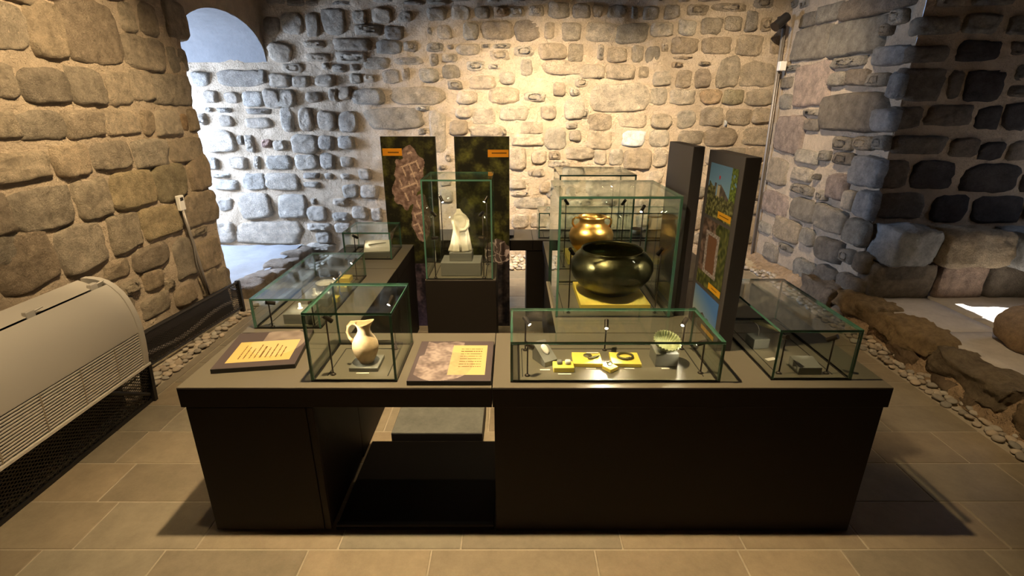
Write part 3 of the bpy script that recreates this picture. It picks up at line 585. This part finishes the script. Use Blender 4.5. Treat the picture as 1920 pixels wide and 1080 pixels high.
# bronze bowl case
o = block('riser_wedge', 'tilted grey wedge riser carrying the pale cameo', 'riser', .133, 1.845, .062, .09, .09, M['riser'], .55, poly=[(-.045, 0), (.045, 0), (.045, .075), (-.045, .022)])
cameo = obj('cameo', MB().lathe([(.0001, 0), (.020, .0), (.019, .006), (.012, .011), (.0001, .013)], n=20, mod=lambda a, j, r, z: (r * .75 * math.cos(a), r * 1.25 * math.sin(a), z)), M['paper'], None, smooth=True, loc=(.133, 1.848, HT + .0525))
cameo.rotation_euler = (.53, 0, .55); tag(cameo, 'pale oval cameo stone on the tilted grey wedge', 'cameo')
block('yellow_board', 'small yellow block carrying two little stones', 'riser', .203, 1.777, .082, .055, .022, M['yellow'])
for dx, lab, c in ((-.016, 'small grey stone on the little yellow block', 'riser'), (.018, 'small white stone on the little yellow block', 'paper')):
    tag(blob_box('bead_stone', .203 + dx - .011, .203 + dx + .011, 1.770, 1.792, .7225, .738, M[c], None, .002, 4, dx * 90, rnd=.5), lab, 'stone')
block('yellow_board', 'yellow board carrying the bronze mirror and tweezers', 'riser', .306, 1.843, .118, .10, .016, M['yellow'], -.04)
block('yellow_board', 'yellow board carrying the bronze bracelet', 'riser', .463, 1.843, .118, .10, .016, M['yellow'], -.04)
block('yellow_board', 'tiny turned yellow block carrying the ring', 'riser', .390, 1.775, .046, .046, .016, M['yellow'], .65)
mir = thing('bronze_mirror', 'small round bronze mirror on the yellow board', 'mirror', (.312, 1.862, .7175))
obj('disc', MB().lathe([(.0001, 0), (.018, 0), (.018, .002), (.0001, .003)], n=22), M['iron'], mir, smooth=True)
obj('handle', MB().box(-.003, .003, -.032, -.016, 0, .002), M['iron'], mir)
tw = obj('tweezers', MB().tube([(-.022, -.014, .004), (-.010, -.012, .005), (.004, -.002, .005), (.022, .012, .004)], .0028, 8, rs=[.0035, .004, .003, .002]).tube([(-.022, -.014, .004), (-.012, -.004, .005), (.004, .004, .005), (.022, .012, .004)], .0025, 8), M['iron'], None, smooth=True, loc=(.337, 1.842, .7175))
tag(tw, 'bronze tweezers beside the mirror on the yellow board', 'tweezers')
br = MB(); br.tube([(.031 * math.cos(2 * PI * i / 32 * .98 - 1.2), .027 * math.sin(2 * PI * i / 32 * .98 - 1.2), .006) for i in range(33)], .004, 10, rs=[.0065 if i in (0, 1, 31, 32) else .0042 for i in range(33)])
tag(obj('bracelet', br, M['iron'], None, smooth=True, loc=(.465, 1.85, .7175)), 'open bronze bracelet on the yellow board', 'bracelet')
rg = MB(); rg.tube([(.009 * math.cos(2 * PI * i / 20), 0, .010 + .009 * math.sin(2 * PI * i / 20)) for i in range(21)], .0018, 8); 
ring = thing('finger_ring', 'small metal finger ring on the tiny yellow block', 'ring', (.388, 1.775, .7175)); obj('band', rg, M['steel'], ring, smooth=True)
obj('bezel', MB().lathe([(.0001, 0), (.006, 0), (.005, .004), (.0001, .005)], n=12), M['riser'], ring, loc=(-.008, 0, .014))
block('riser_cube', 'grey cube riser under the fluted bronze bowl', 'riser', .622, 1.843, .092, .092, .058, M['riser'])
def bm_(a, j, r, z): f = 1 + (.055 * math.cos(26 * a) if r > .012 else 0); return (r * f * math.cos(a), r * f * math.sin(a), z + .16 * r * math.sin(a) * 0)
bw = obj('fluted_bowl', MB().lathe([(.0001, 0), (.020, .0), (.036, .010), (.048, .024), (.053, .038), (.0555, .041), (.0525, .041), (.047, .027), (.034, .014), (.018, .006), (.0001, .005)], n=112, mod=bm_), M['green'], None, smooth=True, loc=(.622, 1.838, .770))
bw.rotation_euler = (.38, .06, 0); tag(bw, 'pale green fluted bronze bowl tilted on the grey cube', 'bowl')
caps = [(.130, 1.772, .040, 'below the grey wedge riser'), (.205, 1.738, .052, 'below the two little stones'), (.315, 1.782, .04, 'below the mirror board'), (.468, 1.781, .042, 'below the bracelet board'), (.615, 1.782, .032, 'below the bowl cube'), (.335, 1.884, .05, 'at the top of the mirror board'), (-.592, 1.745, .05, 'in front of the jug plate')]
for x, y, w, s in caps:
    z = HT + (.0186 if 'top of' in s else .0006)
    tag(obj('caption_strip', MB().box(-w / 2, w / 2, -.0035, .0035, 0, .0012), M['paper'], None, loc=(x, y, z)), 'thin white caption strip ' + s, 'caption', 'caption strips')
# cauldron
block('yellow_board', 'large yellow board under the dark cauldron', 'riser', .53, 2.57, .36, .36, .032, M['yellow'])
cau = thing('bronze_cauldron', 'wide dark bronze cauldron with an open mouth', 'cauldron', (.53, 2.57, .7335))
obj('body', MB().lathe([(.0001, 0), (.075, .0), (.12, .018), (.17, .055), (.205, .10), (.220, .145), (.217, .175), (.200, .205), (.178, .228), (.163, .240), (.166, .247), (.162, .250), (.156, .243), (.165, .225), (.19, .195), (.205, .16), (.195, .11), (.15, .055), (.08, .02), (.0001, .015)], n=56), M['patina'], cau, smooth=True)
hb = MB(); hb.tube([(.050 * math.cos(2 * PI * i / 24), -.222 - .004 * math.sin(2 * PI * i / 24), .105 + .020 * math.sin(2 * PI * i / 24)) for i in range(25)], .006, 8)
obj('handle', hb, M['patina'], cau, smooth=True).location = (.055, .016, .02)
# gilded pot
block('yellow_board', 'large yellow board under the gilded pot', 'riser', .536, 3.335, .34, .30, .032, M['yellow'])
gp = thing('gilded_pot', 'golden bronze pot with a short neck and two ring handles', 'pot', (.536, 3.335, .7335))
obj('body', MB().lathe([(.0001, 0), (.06, 0), (.095, .022), (.130, .062), (.149, .110), (.150, .140), (.138, .172), (.110, .198), (.088, .212), (.083, .228), (.088, .25), (.094, .262), (.088, .263), (.078, .245), (.074, .225), (.10, .195), (.12, .165), (.0001, .15)], n=48), M['gold'], gp, smooth=True)
for s in (-1, 1):
    obj('handle', MB().tube([(s * .088, 0, .25), (s * .112, 0, .252), (s * .130, 0, .235), (s * .130, 0, .212), (s * .118, 0, .190)], .0075, 10), M['gold'], gp, smooth=True)
# statuette
block('riser_block', 'wide grey lower step under the marble statuette', 'riser', -.318, 3.02, .245, .17, .085, M['riser'], z0=.7035)
block('riser_block', 'small grey upper step under the marble statuette', 'riser', -.320, 3.025, .14, .11, .052, M['riser'], z0=.7893)
st = thing('marble_statuette', 'headless draped marble statuette on the grey steps', 'statuette', (-.325, 3.025, .8425))
prof = [(.072, 0), (.070, .012), (.063, .04), (.056, .08), (.049, .115), (.045, .135), (.048, .155), (.053, .18), (.052, .20), (.040, .222), (.024, .236), (.015, .250), (.011, .262)]
def sm(a, j, r, z):
    f = 1 + (.07 * math.cos(9 * a + z * 14) * (1 if z < .14 else .3)) + .05 * nz3(math.cos(a) * 2, math.sin(a) * 2, z * 14)
    return (r * f * math.cos(a) + .010 * math.sin(z * 12) - .004, r * .62 * f * math.sin(a), z)
obj('torso', MB().lathe(prof, n=44, mod=sm), M['marble'], st, smooth=True)
obj('arm', MB().tube([(.045, -.012, .195), (.052, -.024, .165), (.035, -.040, .140), (.0, -.044, .138)], .014, 10, rs=[.016, .015, .013, .011]), M['marble'], st, smooth=True)
obj('mantle_fold', MB().tube([(-.036, -.022, .20), (-.030, -.034, .15), (-.012, -.043, .10), (.004, -.046, .05), (.006, -.048, .01)], .008, 8), M['marble'], st, smooth=True)
# left counter case
block('riser_block', 'grey block riser at the front of the left counter case', 'riser', -1.035, 2.285, .14, .13, .05, M['riser'])
def figurine(name, label, cat, x, y, z, m, s=1.0):
    t = obj(name, MB().lathe([(.0001, 0), (.018 * s, 0), (.016 * s, .006 * s), (.007 * s, .013 * s), (.010 * s, .022 * s), (.006 * s, .030 * s), (.009 * s, .036 * s), (.0001, .042 * s)], n=18), m, None, smooth=True, loc=(x, y, z)); return tag(t, label, cat)
figurine('clay_figurine', 'small white figurine on the front grey block', 'figurine', -1.05, 2.295, .7515, M['paper'], .75)
figurine('clay_figurine', 'tiny pale figurine on the front grey block right side', 'figurine', -1.005, 2.31, .7515, M['clay'], .55)
block('riser_block', 'grey block riser in the middle of the left counter case', 'riser', -1.04, 2.50, .15, .12, .045, M['riser'])
figurine('oil_lamp', 'pale clay lamp on the middle grey block', 'lamp bowl', -1.05, 2.49, .7465, M['paper'], 1.0)
dish = thing('white_dish', 'white footed dish in the middle of the left counter case', 'dish', (-1.04, 2.63, HT + .001))
obj('stem', MB().lathe([(.0001, 0), (.022, 0), (.012, .01), (.010, .05), (.014, .055), (.0001, .056)], n=18), M['paper'], dish, smooth=True)
obj('plate', MB().lathe([(.0001, .055), (.03, .056), (.052, .066), (.054, .070), (.03, .062), (.0001, .060)], n=26), M['paper'], dish, smooth=True)
block('yellow_board', 'yellow block at the right of the white footed dish', 'riser', -.962, 2.70, .06, .08, .03, M['yellow'])
block('yellow_board', 'small yellow block before the white footed dish', 'riser', -.955, 2.525, .045, .05, .025, M['yellow'])
block('yellow_board', 'yellow block at the back of the left counter case', 'riser', -1.02, 2.85, .10, .07, .03, M['yellow'])
figurine('clay_figurine', 'small clay figurine on the back yellow block', 'figurine', -1.03, 2.85, .7315, M['clay'], .8)
# back left case
block('riser_wedge', 'dark wedge with a sloping white face in the small back case', 'riser', -.955, 3.43, .19, .14, .08, M['riser'], 0.15, poly=[(-.07, 0), (.07, 0), (.07, .085), (-.07, .03)])
sh = obj('white_sheet', MB().box(-.088, .088, -.068, .068, 0, .003), M['paper'], None, loc=(-.955, 3.43, HT + .0605)); sh.rotation_euler = (.375, 0, .15); tag(sh, 'white sheet lying on the sloping wedge', 'sheet')
pn = obj('bronze_pin', MB().tube([(-.06, 0, .004), (.0, .005, .006), (.06, .012, .004)], .003, 8, rs=[.006, .003, .002]), M['iron'], None, smooth=True, loc=(-.955, 3.432, HT + .0705)); pn.rotation_euler = (.375, 0, .3); tag(pn, 'slim bronze pin on the white sheet', 'pin')
# far right case
block('riser_cube', 'small grey cube holding the bent wire stand', 'riser', 1.075, 1.99, .07, .07, .045, M['riser'], .1)
ws = thing('iron_tool', 'curved iron blade held up by a bent wire', 'blade', (1.075, 1.99, HT + .047))
obj('wire_stand', MB().tube([(0, 0, 0), (0, .0, .03), (-.008, .005, .05), (-.02, .01, .06)], .0016, 6), M['steel'], ws, smooth=True)
obj('blade', MB().tube([(-.03, .03, .062), (0, .0, .062), (.035, -.04, .056), (.05, -.07, .05)], .008, 8, rs=[.003, .012, .009, .003]), M['iron'], ws, smooth=True)
block('riser_wedge', 'dark grey wedge at the front of the far right case', 'riser', 1.165, 1.77, .09, .075, .05, M['riser'], 0, poly=[(-.037, 0), (.037, 0), (.037, .045), (-.037, .03)])
block('caption_card', 'small white card on the floor of the far right case', 'caption', 1.075, 1.86, .045, .02, .002, M['paper'], .3)
# back counter case
block('riser_block', 'dark grey block at the left end of the back counter case', 'riser', .345, 4.01, .05, .06, .10, M['riser'])
for x, lab in ((.70, 'yellow clay bowl in the back counter case'), (1.02, 'second yellow clay bowl toward the right of the back counter case')):
    tag(obj('clay_bowl', MB().lathe([(.0001, 0), (.03, 0), (.05, .02), (.062, .045), (.058, .045), (.045, .022), (.0001, .008)], n=24), M['clay'], None, smooth=True, loc=(x, 4.03, HT + .001)), lab, 'bowl')

# ------------------------------------------------------------------ prints
def lin(c): return tuple(((v / 255) / 12.92 if v / 255 <= .04045 else ((v / 255 + .055) / 1.055) ** 2.4) for v in c)
def mixc(a, b, t): t = max(0, min(1, t)); return tuple(x * (1 - t) + y * t for x, y in zip(a, b))
def print_grid(name, w, h, nx, ny, fn, parent, loc, rot=(0, 0, 0), gain=1.0):
    vs = [(-w / 2 + w * i / nx, 0, h * j / ny) for j in range(ny + 1) for i in range(nx + 1)]
    fs = [(j * (nx + 1) + i, j * (nx + 1) + i + 1, (j + 1) * (nx + 1) + i + 1, (j + 1) * (nx + 1) + i) for j in range(ny) for i in range(nx)]
    me = bpy.data.meshes.new(name); me.from_pydata(vs, [], fs); me.materials.append(M['print'])
    ca = me.color_attributes.new('Col', 'FLOAT_COLOR', 'CORNER'); buf = []
    for j in range(ny):
        for i in range(nx):
            c = lin(fn((i + .5) / nx, (j + .5) / ny)); buf += [c[0] * gain, c[1] * gain, c[2] * gain, 1] * 4
    ca.data.foreach_set('color', buf)
    o = bpy.data.objects.new(name, me); C.objects.link(o); o.parent = parent; o.location = loc; o.rotation_euler = rot; return o
def n2(x, y, s, k=0): return nz3(x * s, y * s, k)
def forest(x, y, a=3.7):
    x2, y2 = x, y * a
    c = n2(x2, y2, 4, 1) * .75 + n2(x2, y2, 22, 2) * .3 + n2(x2, y2, 45, 3) * .2
    d = noise.voronoi(Vector((x2 * 6, y2 * 6, 0)))[0][0]
    t = .62 + c * .8 - d * .75
    return mixc((28, 26, 14), (112, 112, 48), t)
def walls_lines(x, y, ang, s):
    u = x * math.cos(ang) + y * math.sin(ang); v = -x * math.sin(ang) + y * math.cos(ang)
    return (abs((u * s) % 1 - .5) > .40 and n2(u, v, s * .9, 5) > -.1) or (abs((v * s * .8) % 1 - .5) > .41 and n2(u, v, s, 8) > -.05)
def photo1(x, y):
    c = forest(x, y)
    yy = y * 3.7
    e = ((x - .50 - .12 * math.sin(yy * 2)) / (.30 + .05 * n2(x, yy, 6))) ** 2 + ((y - .80) / .17) ** 2 + .5 * n2(x, yy, 5, 4)
    e2 = ((x - .66) / .19) ** 2 + ((y - .60) / .13) ** 2 + .4 * n2(x, yy, 6, 9)
    if e < .85 or e2 < .9:
        c = mixc((104, 82, 74), (156, 130, 120), .5 + n2(x, yy, 14, 2) + .5 * n2(x, yy, 30, 2))
        if walls_lines(x, yy, .35, 7) and (e < .5 or e2 < .6): c = mixc(c, (205, 180, 160), .8)
    if y < .36:
        q = n2(x, yy, 7, 7) + n2(x, yy, 22, 6) * .5
        c = mixc((26, 22, 30), (92, 76, 82), .42 + q * .8) if x > .12 else forest(x, y)
        c = mixc(c, (58, 52, 92), max(0, (.2 - y) * 2.5))
    if .91 < y < .945 and .02 < x < .38: c = (214, 140, 30)
    if .924 < y < .930 and .12 < x < .32: c = (120, 78, 20)
    return c
def photo2(x, y):
    c = forest(x + 3.1, y); yy = y * 3.7
    if y < .40:
        q = n2(x, yy, 7, 7) + n2(x, yy, 20, 6) * .5; c = mixc((22, 20, 26), (80, 68, 66), .4 + q * .8)
    e = ((x - .78) / .28) ** 2 + ((y - .42) / .07) ** 2 + .3 * n2(x, yy, 8)
    if e < .9:
        c = (96, 80, 76); w = abs(math.sin(x * 22 + 3 * n2(x, yy, 5))) < .22 or abs(math.sin(yy * 16 + 4 * n2(x, yy, 4, 3))) < .2
        if w: c = (190, 170, 165)
    if .905 < y < .94 and .61 < x < .99: c = (214, 140, 30)
    if .919 < y < .925 and .68 < x < .95: c = (120, 78, 20)
    return c
for i, (x0, x1, fn, lab) in enumerate(((-.952, -.556, photo1, 'tall panel with a forest photograph showing brown ruins'), (-.421, -.023, photo2, 'tall panel with a forest photograph of dense treetops'))):
    w = x1 - x0; t = thing('photo_panel', lab, 'panel', ((x0 + x1) / 2, 3.765, 0))
    obj('board', MB().box(-w / 2, w / 2, -.015, .015, 0, 1.485, bev=.001), M['panelgrey'], t)
    print_grid('photograph', w - .002, 1.483, 84, 312, fn, t, (0, -.0162, .001), gain=1.5)
# dark upright display panels on the right counter
def castle(x, y):
    sky = mixc((150, 190, 215), (105, 150, 190), y); c = sky
    tower = (.36 < x < .50 and y < .62 + .1 * (x - .3)) or (.46 < x < .80 and y < .66 - (x - .46) * .65) or (.24 < x < .32 and y < .66)
    if tower: c = mixc((120, 110, 100), (80, 72, 66), .5 + n2(x, y, 9)); 
    if .36 < x < .46 and y < .62 and y > .40: c = (190, 180, 150)
    if x > .80 and y > .35 and n2(x, y, 12) > -.35: c = mixc((60, 80, 30), (140, 160, 60), .5 + n2(x, y, 22))
    if y < .42 + .08 * n2(x, 0, 6) or (x < .28 and y < .6 + .1 * n2(x, y, 8)): c = mixc((52, 54, 28), (150, 150, 96), .45 + n2(x, y, 15) + .4 * n2(x, y, 40))
    if (x - .40) ** 2 + (y - .77) ** 2 < .0012: c = (200, 60, 70)
    if .50 < x < .97 and .03 < y - .06 * 0 < .16: c = (230, 170, 35)
    if .56 < x < .90 and .085 < y < .105: c = (130, 90, 20)
    return c
def ruin(x, y):
    c = mixc((70, 58, 52), (135, 112, 100), .5 + n2(x, y, 9) + .5 * n2(x, y, 26))
    if x > .6 + .15 * n2(0, y, 5) or y < .2: c = mixc((48, 56, 26), (110, 112, 60), .5 + n2(x, y, 14))
    u = (x - .45) + (y - .5) * .05
    if abs(u) < .26 and abs(y - .52) < .32:
        c = (118, 84, 62)
        if abs(u) > .17 or abs(y - .52) > .26: c = mixc((120, 112, 110), (185, 175, 172), .5 + n2(x, y, 30))
    if .52 < x < .98 and .03 < y < .12: c = (230, 170, 35)
    if .64 < x < .86 and .068 < y < .08: c = (130, 90, 20)
    return c
def hill(x, y):
    c = mixc((205, 205, 170), (80, 130, 200), y * .8 + x * .5)
    if y < .42 - .35 * abs(x - .45) + .1 * n2(x, 0, 5): c = mixc((40, 34, 30), (90, 70, 55), .5 + n2(x, y, 12))
    if .45 < x < .98 and .03 < y < .14: c = (230, 170, 35)
    return c
def dpanel(label, x0, x1, y0, y1, ztop):
    t = thing('upright_panel', label, 'panel', ((x0 + x1) / 2, (y0 + y1) / 2, HT + .0008)); W_, D_ = (x1 - x0) / 2, (y1 - y0) / 2
    obj('board', MB().box(-W_, W_, -D_, D_, 0, ztop - HT, bev=.0015), M['panelgrey'], t); return t, W_, D_
pb, W_, D_ = dpanel('dark upright panel with three photographs on its side', .876, .938, 1.934, 2.30, 1.51)
w = 2 * D_ - .08
for fn, z0, hh, nm in ((castle, .535, .225, 'castle_photograph'), (ruin, .215, .305, 'ruin_photograph'), (hill, .02, .18, 'hill_photograph')):
    print_grid(nm, w, hh, 70, int(70 * hh / w), fn, pb, (-W_ - .001, 0, z0), rot=(0, 0, -PI / 2), gain=.6)
dpanel('plain dark upright panel between the cauldron case and the photograph panel', .812, .864, 2.325, 2.69, 1.52)
# text boards lying on the counter
def dash(t, k, seed):
    r = random.Random(seed * 31 + k); x = 0.0; segs = []
    while x < 1: 
        w = r.uniform(.03, .11); segs.append((x, x + w)); x += w + .012
    return any(a <= t <= b for a, b in segs)
def tb1(x, y):
    c = (92, 80, 78)
    if (x - .62) ** 2 * 1.3 + (y - .66) ** 2 < .16 and y > .22 and x > .40: c = mixc((168, 152, 138), (140, 124, 112), .5 + n2(x, y, 7))
    if .12 < x < .90 and .13 < y < .70:
        c = (230, 196, 118) if not ((x - .62) ** 2 * 1.3 + (y - .66) ** 2 < .16) else (234, 206, 140)
        for k in range(9):
            xc = .24 + k * .066
            if abs(x - xc) < .008 and .22 < y < .60 - .05 * (k % 3) and dash((y - .2) / .4, k, 1): c = (128, 98, 44)
    return c
def tb2(x, y):
    c = (96, 84, 84); e = ((x - .36) / .40) ** 2 + ((y - .36) / .36) ** 2 + .12 * n2(x, y, 5)
    if (e < 1.0 or (.10 < x < .60 and .4 < y < .97 + .05 * n2(x, 0, 7))) and x > .05: c = mixc((190, 172, 162), (120, 104, 100), .45 + .9 * n2(x, y, 6) + .5 * n2(x, y, 22))
    if .46 < x < .92 and .13 < y < .88:
        c = mixc((234, 204, 136), c, .25 if e < 1 else 0)
        for k in range(8):
            yc = .78 - k * .065
            if abs(y - yc) < .008 and .58 < x < .86 and dash((x - .58) / .3, k, 2): c = (128, 98, 44)
    return c
for lab, x, y, rz, fn, w, d in (('tilted text board with yellow panel near the left counter corner', -1.055, 1.928, .145, tb1, .318, .335), ('text board with a rock picture beside the clay jug case', -.2405, 1.822, 0.0, tb2, .318, .338)):
    t = thing('text_board', lab, 'text board', (x, y, HT + .0006), rz)
    obj('board', MB().box(-w / 2, w / 2, -d / 2, d / 2, 0, .019, bev=.001), M['black'], t)
    print_grid('printed_face', w - .002, d - .002, 128, 128, fn, t, (0, -d / 2 + .001, .0196), rot=(-PI / 2, 0, 0), gain=.74)
for o in [q for q in bpy.data.objects if q.name.startswith('printed_face')]: o.rotation_euler = (-PI / 2, 0, 0)
t = thing('text_board', 'small text board at the left end of the back counter', 'text board', (-.075, 3.99, HT + .0006)); obj('board', MB().box(-.06, .085, -.085, .085, 0, .02, bev=.001), M['black'], t); obj('printed_face', MB().box(-.058, .083, -.083, .083, .02, .0206), M['riser'], t)

# ------------------------------------------------------------------ fan coil, mesh stand, guard
FP = [(-2.111, .288), (-2.100, .36), (-2.092, .44), (-2.089, .525), (-2.094, .59), (-2.104, .64), (-2.120, .695), (-2.140, .735), (-2.170, .772), (-2.205, .800), (-2.245, .815), (-2.29, .822)]
Y0, Y1 = .55, 2.58
fc = thing('fan_coil_unit', 'white wall fan coil heater with curved front and slatted grille', 'heater', (-2.30, 1.57, .28)); fo = Vector((-2.30, 1.57, .28))
def shell(pts, ya, yb, m, name, th=.006, off=0.0, par=fc, bot=None):
    pts = [(x + off, z) for x, z in pts]; mb = MB(); n = len(pts); vs = []
    for yv in (ya, yb): vs += [(x - fo.x, yv - fo.y, z - fo.z) for x, z in pts]
    fs = [(i, i + 1, n + i + 1, n + i) for i in range(n - 1)]; mb.add(vs, fs); return obj(name, mb, m, par, smooth=True)
upper = [p for p in FP if p[1] >= .50]
shell([(-2.090, .502)] + FP[3:9] + [(-2.188, .788)], Y0, Y1 - .035, M['white'], 'front_cover')
# end cap: full profile slab, slightly proud
cap = [(-2.32, .288)] + [(x + .006, z) for x, z in FP] + [(-2.32, .822)]
mb = MB().prism([(x - fo.x, z - fo.z) for x, z in cap], 'y', Y1 - .034 - fo.y, Y1 - fo.y); smooth_by_angle(obj('end_cap', mb, M['white'], fc), 30)
obj('back_casing', MB().box(-2.325 - fo.x, -2.305 - fo.x, Y0 - fo.y, Y1 - .035 - fo.y, .29 - fo.z, .80 - fo.z), M['white'], fc)
tp = MB().add([(x - fo.x, yv - fo.y, z - fo.z) for yv in (Y0, Y1 - .075) for x, z in ((-2.312, .80), (-2.300, .826), (-2.205, .790))], [(0, 1, 4, 3), (1, 2, 5, 4)]); obj('outlet_flap', tp, M['white'], fc)
obj('outlet_throat', MB().box(-2.302 - fo.x, -2.185 - fo.x, Y0 - fo.y, Y1 - .036 - fo.y, .55 - fo.z, .762 - fo.z), M['groove'], fc)
for yv in (2.49, 2.12, 1.6):
    obj('flap_hinge', MB().box(-2.225 - fo.x, -2.200 - fo.x, yv - .03 - fo.y, yv + .015 - fo.y, .78 - fo.z, .815 - fo.z, bev=.003).tube([(-2.212 - fo.x, yv - fo.y, .80 - fo.z), (-2.190 - fo.x, yv + .045 - fo.y, .815 - fo.z)], .005, 6), M['white2'], fc)
gb = shell([(-2.130, .290), (-2.115, .40), (-2.108, .50)], Y0, Y1 - .035, M['groove'], 'grille_backing')
NS = 13
for k in range(NS):
    z = .304 + k * .0152; zz = z; x = -2.108 + (z - .29) * .085
    obj('grille_slat', MB().box(x - .014 - fo.x, x - fo.x, Y0 - fo.y, Y1 - .036 - fo.y, z - fo.z, z + .0088 - fo.z, bev=.0015), M['white2'], fc)
for k in range(8):
    yv = Y1 - .22 - k * .22
    obj('grille_divider', MB().add([(x - fo.x, y2 - fo.y, z - fo.z) for y2 in (yv - .003, yv + .003) for x, z in ((-2.106, .300), (-2.089, .495))], [(0, 1, 3, 2)]), M['joint'], fc)
obj('bottom_rail', MB().box(-2.15 - fo.x, -2.100 - fo.x, Y0 - fo.y, Y1 + .01 - fo.y, .281 - fo.z, .297 - fo.z, bev=.002), M['white2'], fc)
# stand: mesh skirt below the fan coil
sd = thing('mesh_stand', 'black expanded-metal stand carrying the white heater', 'stand', (-2.2, 1.6, 0)); so = Vector((-2.2, 1.6, 0))
obj('mesh_skirt', MB().add([(-2.155 - so.x, .55 - so.y, .278), (-2.155 - so.x, 2.66 - so.y, .278), (-2.20 - so.x, 2.66 - so.y, 0.004), (-2.20 - so.x, .55 - so.y, .004)], [(0, 1, 2, 3)]), M['mesh'], sd)
obj('backing', MB().box(-2.34 - so.x, -2.325 - so.x, .55 - so.y, 2.6 - so.y, 0.003, .27), M['black'], sd)
obj('rail', MB().box(-2.17 - so.x, -2.145 - so.x, .55 - so.y, 2.66 - so.y, .262, .280), M['black'], sd)
obj('rail', MB().box(-2.215 - so.x, -2.19 - so.x, .55 - so.y, 2.66 - so.y, 0.001, .02), M['black'], sd)
obj('end_frame', MB().prism([(-2.155 - so.x, .28), (-2.215 - so.x, .28), (-2.250 - so.x, 0.001), (-2.175 - so.x, 0.001)], 'y', 2.635 - so.y, 2.66 - so.y), M['black'], sd)
obj('end_frame', MB().box(-2.34 - so.x, -2.16 - so.x, 2.64 - so.y, 2.66 - so.y, .255, .28), M['black'], sd)
obj('brace', MB().tube([(-2.16 - so.x, 2.30 - so.y, .27), (-2.19 - so.x, 2.62 - so.y, .06)], .011, 6), M['black'], sd)
gd = thing('mesh_guard', 'low black expanded-metal guard between the heater and the arch', 'guard', (-2.33, 3.32, 0)); go = Vector((-2.33, 3.32, 0))
ga, gb_ = Vector((-2.49, 2.68, 0)), Vector((-2.36, 4.06, 0))
def gpt(f, z, off=0.0): q = ga.lerp(gb_, f); return (q.x + off - go.x, q.y - go.y, z)
obj('mesh_panel', MB().add([gpt(0, .265), gpt(1, .265), gpt(1, .045), gpt(0, .045)], [(0, 1, 2, 3)]), M['mesh'], gd)
obj('back_sheet', MB().add([gpt(0, .25, -.07), gpt(.97, .25, -.07), gpt(.97, .03, -.05), gpt(0, .03, -.05)], [(0, 1, 2, 3)]), M['black'], gd)
obj('rail', MB().tube([gpt(0, .270), gpt(1, .270)], .011, 6), M['black'], gd)
obj('rail', MB().tube([gpt(0, .040), gpt(1, .040)], .009, 6), M['black'], gd)
obj('end_post', MB().box(-2.38 - go.x, -2.345 - go.x, 4.05 - go.y, 4.075 - go.y, 0.0, .282), M['black'], gd)
hs = []
for i in range(64):
    f = i / 63; hs.append((-2.522 + .13 * f, 2.72 + f * 1.24, .085 + .03 * f + .02 * math.sin(f * 9)))
tag(obj('drain_hose', MB().tube(hs, .016, 8, rs=[.017 if i % 2 else .013 for i in range(64)]), M['steel'], None, smooth=True), 'ribbed grey drain hose running behind the black guard', 'hose')
# thermostat with its conduit, on the left wall
th_ = thing('thermostat', 'small white thermostat box fixed to the left stone wall', 'thermostat', (-2.565, 3.86, .93))
obj('casing', MB().box(-.012, .018, -.032, .032, 0, .115, bev=.004), M['plastic'], th_); obj('display', MB().box(.018, .0195, -.018, .018, .075, .10), M['groove'], th_)
cd = thing('cable_conduit', 'thin grey conduit running down from the thermostat', 'conduit', (-2.56, 3.92, .2)); c0 = Vector((-2.56, 3.92, .2))
obj('pipe', MB().tube([Vector(p) - c0 for p in ((-2.556, 3.862, .935), (-2.552, 3.88, .70), (-2.55, 3.91, .45), (-2.55, 3.94, .20))], .011, 8), M['steel'], cd, smooth=True)
obj('cable', MB().tube([Vector(p) - c0 for p in ((-2.555, 3.85, .935), (-2.55, 3.845, .85), (-2.55, 3.88, .65), (-2.55, 3.87, .5), (-2.55, 3.90, .3))], .005, 6), M['steel'], cd, smooth=True)
# spotlight with conduit in the back right corner
pp = hit(1464, 40, Vector((0, 5.62, 0)), Vector((0, 1, 0)))
sl = thing('wall_spotlight', 'black cylindrical spotlight high in the back right corner', 'spotlight', pp)
smooth_by_angle(obj('head', MB().tube([(.045, -.02, .04), (-.075, -.06, -.055)], .045, 16), M['black'], sl)); 
obj('rim', MB().tube([(-.075, -.06, -.055), (-.082, -.062, -.061)], .049, 16), M['bronze'], sl)
obj('bracket', MB().tube([(.04, 0, .02), (.06, .10, .02)], .018, 8).box(.03, .10, .09, .15, -.05, .06), M['black'], sl)
cc = thing('corner_conduit', 'long grey conduit running down the back right corner', 'conduit', (2.80, 5.72, .1)); c0 = Vector((2.80, 5.72, .1))
top = Vector((pp.x + .09, 5.73, pp.z - .03)); bot = hit(1406, 500, Vector((0, 5.72, 0)), Vector((0, 1, 0)))
obj('pipe', MB().tube([top - c0, (top.lerp(bot, .5)) - c0, bot - c0], .013, 8), M['steel'], cc, smooth=True)
obj('pipe', MB().tube([top + Vector((.022, -.002, 0)) - c0, bot + Vector((.022, -.002, 0)) - c0], .006, 8), M['steel'], cc, smooth=True)
q = hit(1466, 124, Vector((0, 5.69, 0)), Vector((0, 1, 0)))
obj('junction_box', MB().box(-.035, .035, -.03, .03, -.045, .045, bev=.005), M['plastic'], cc, loc=q - c0)
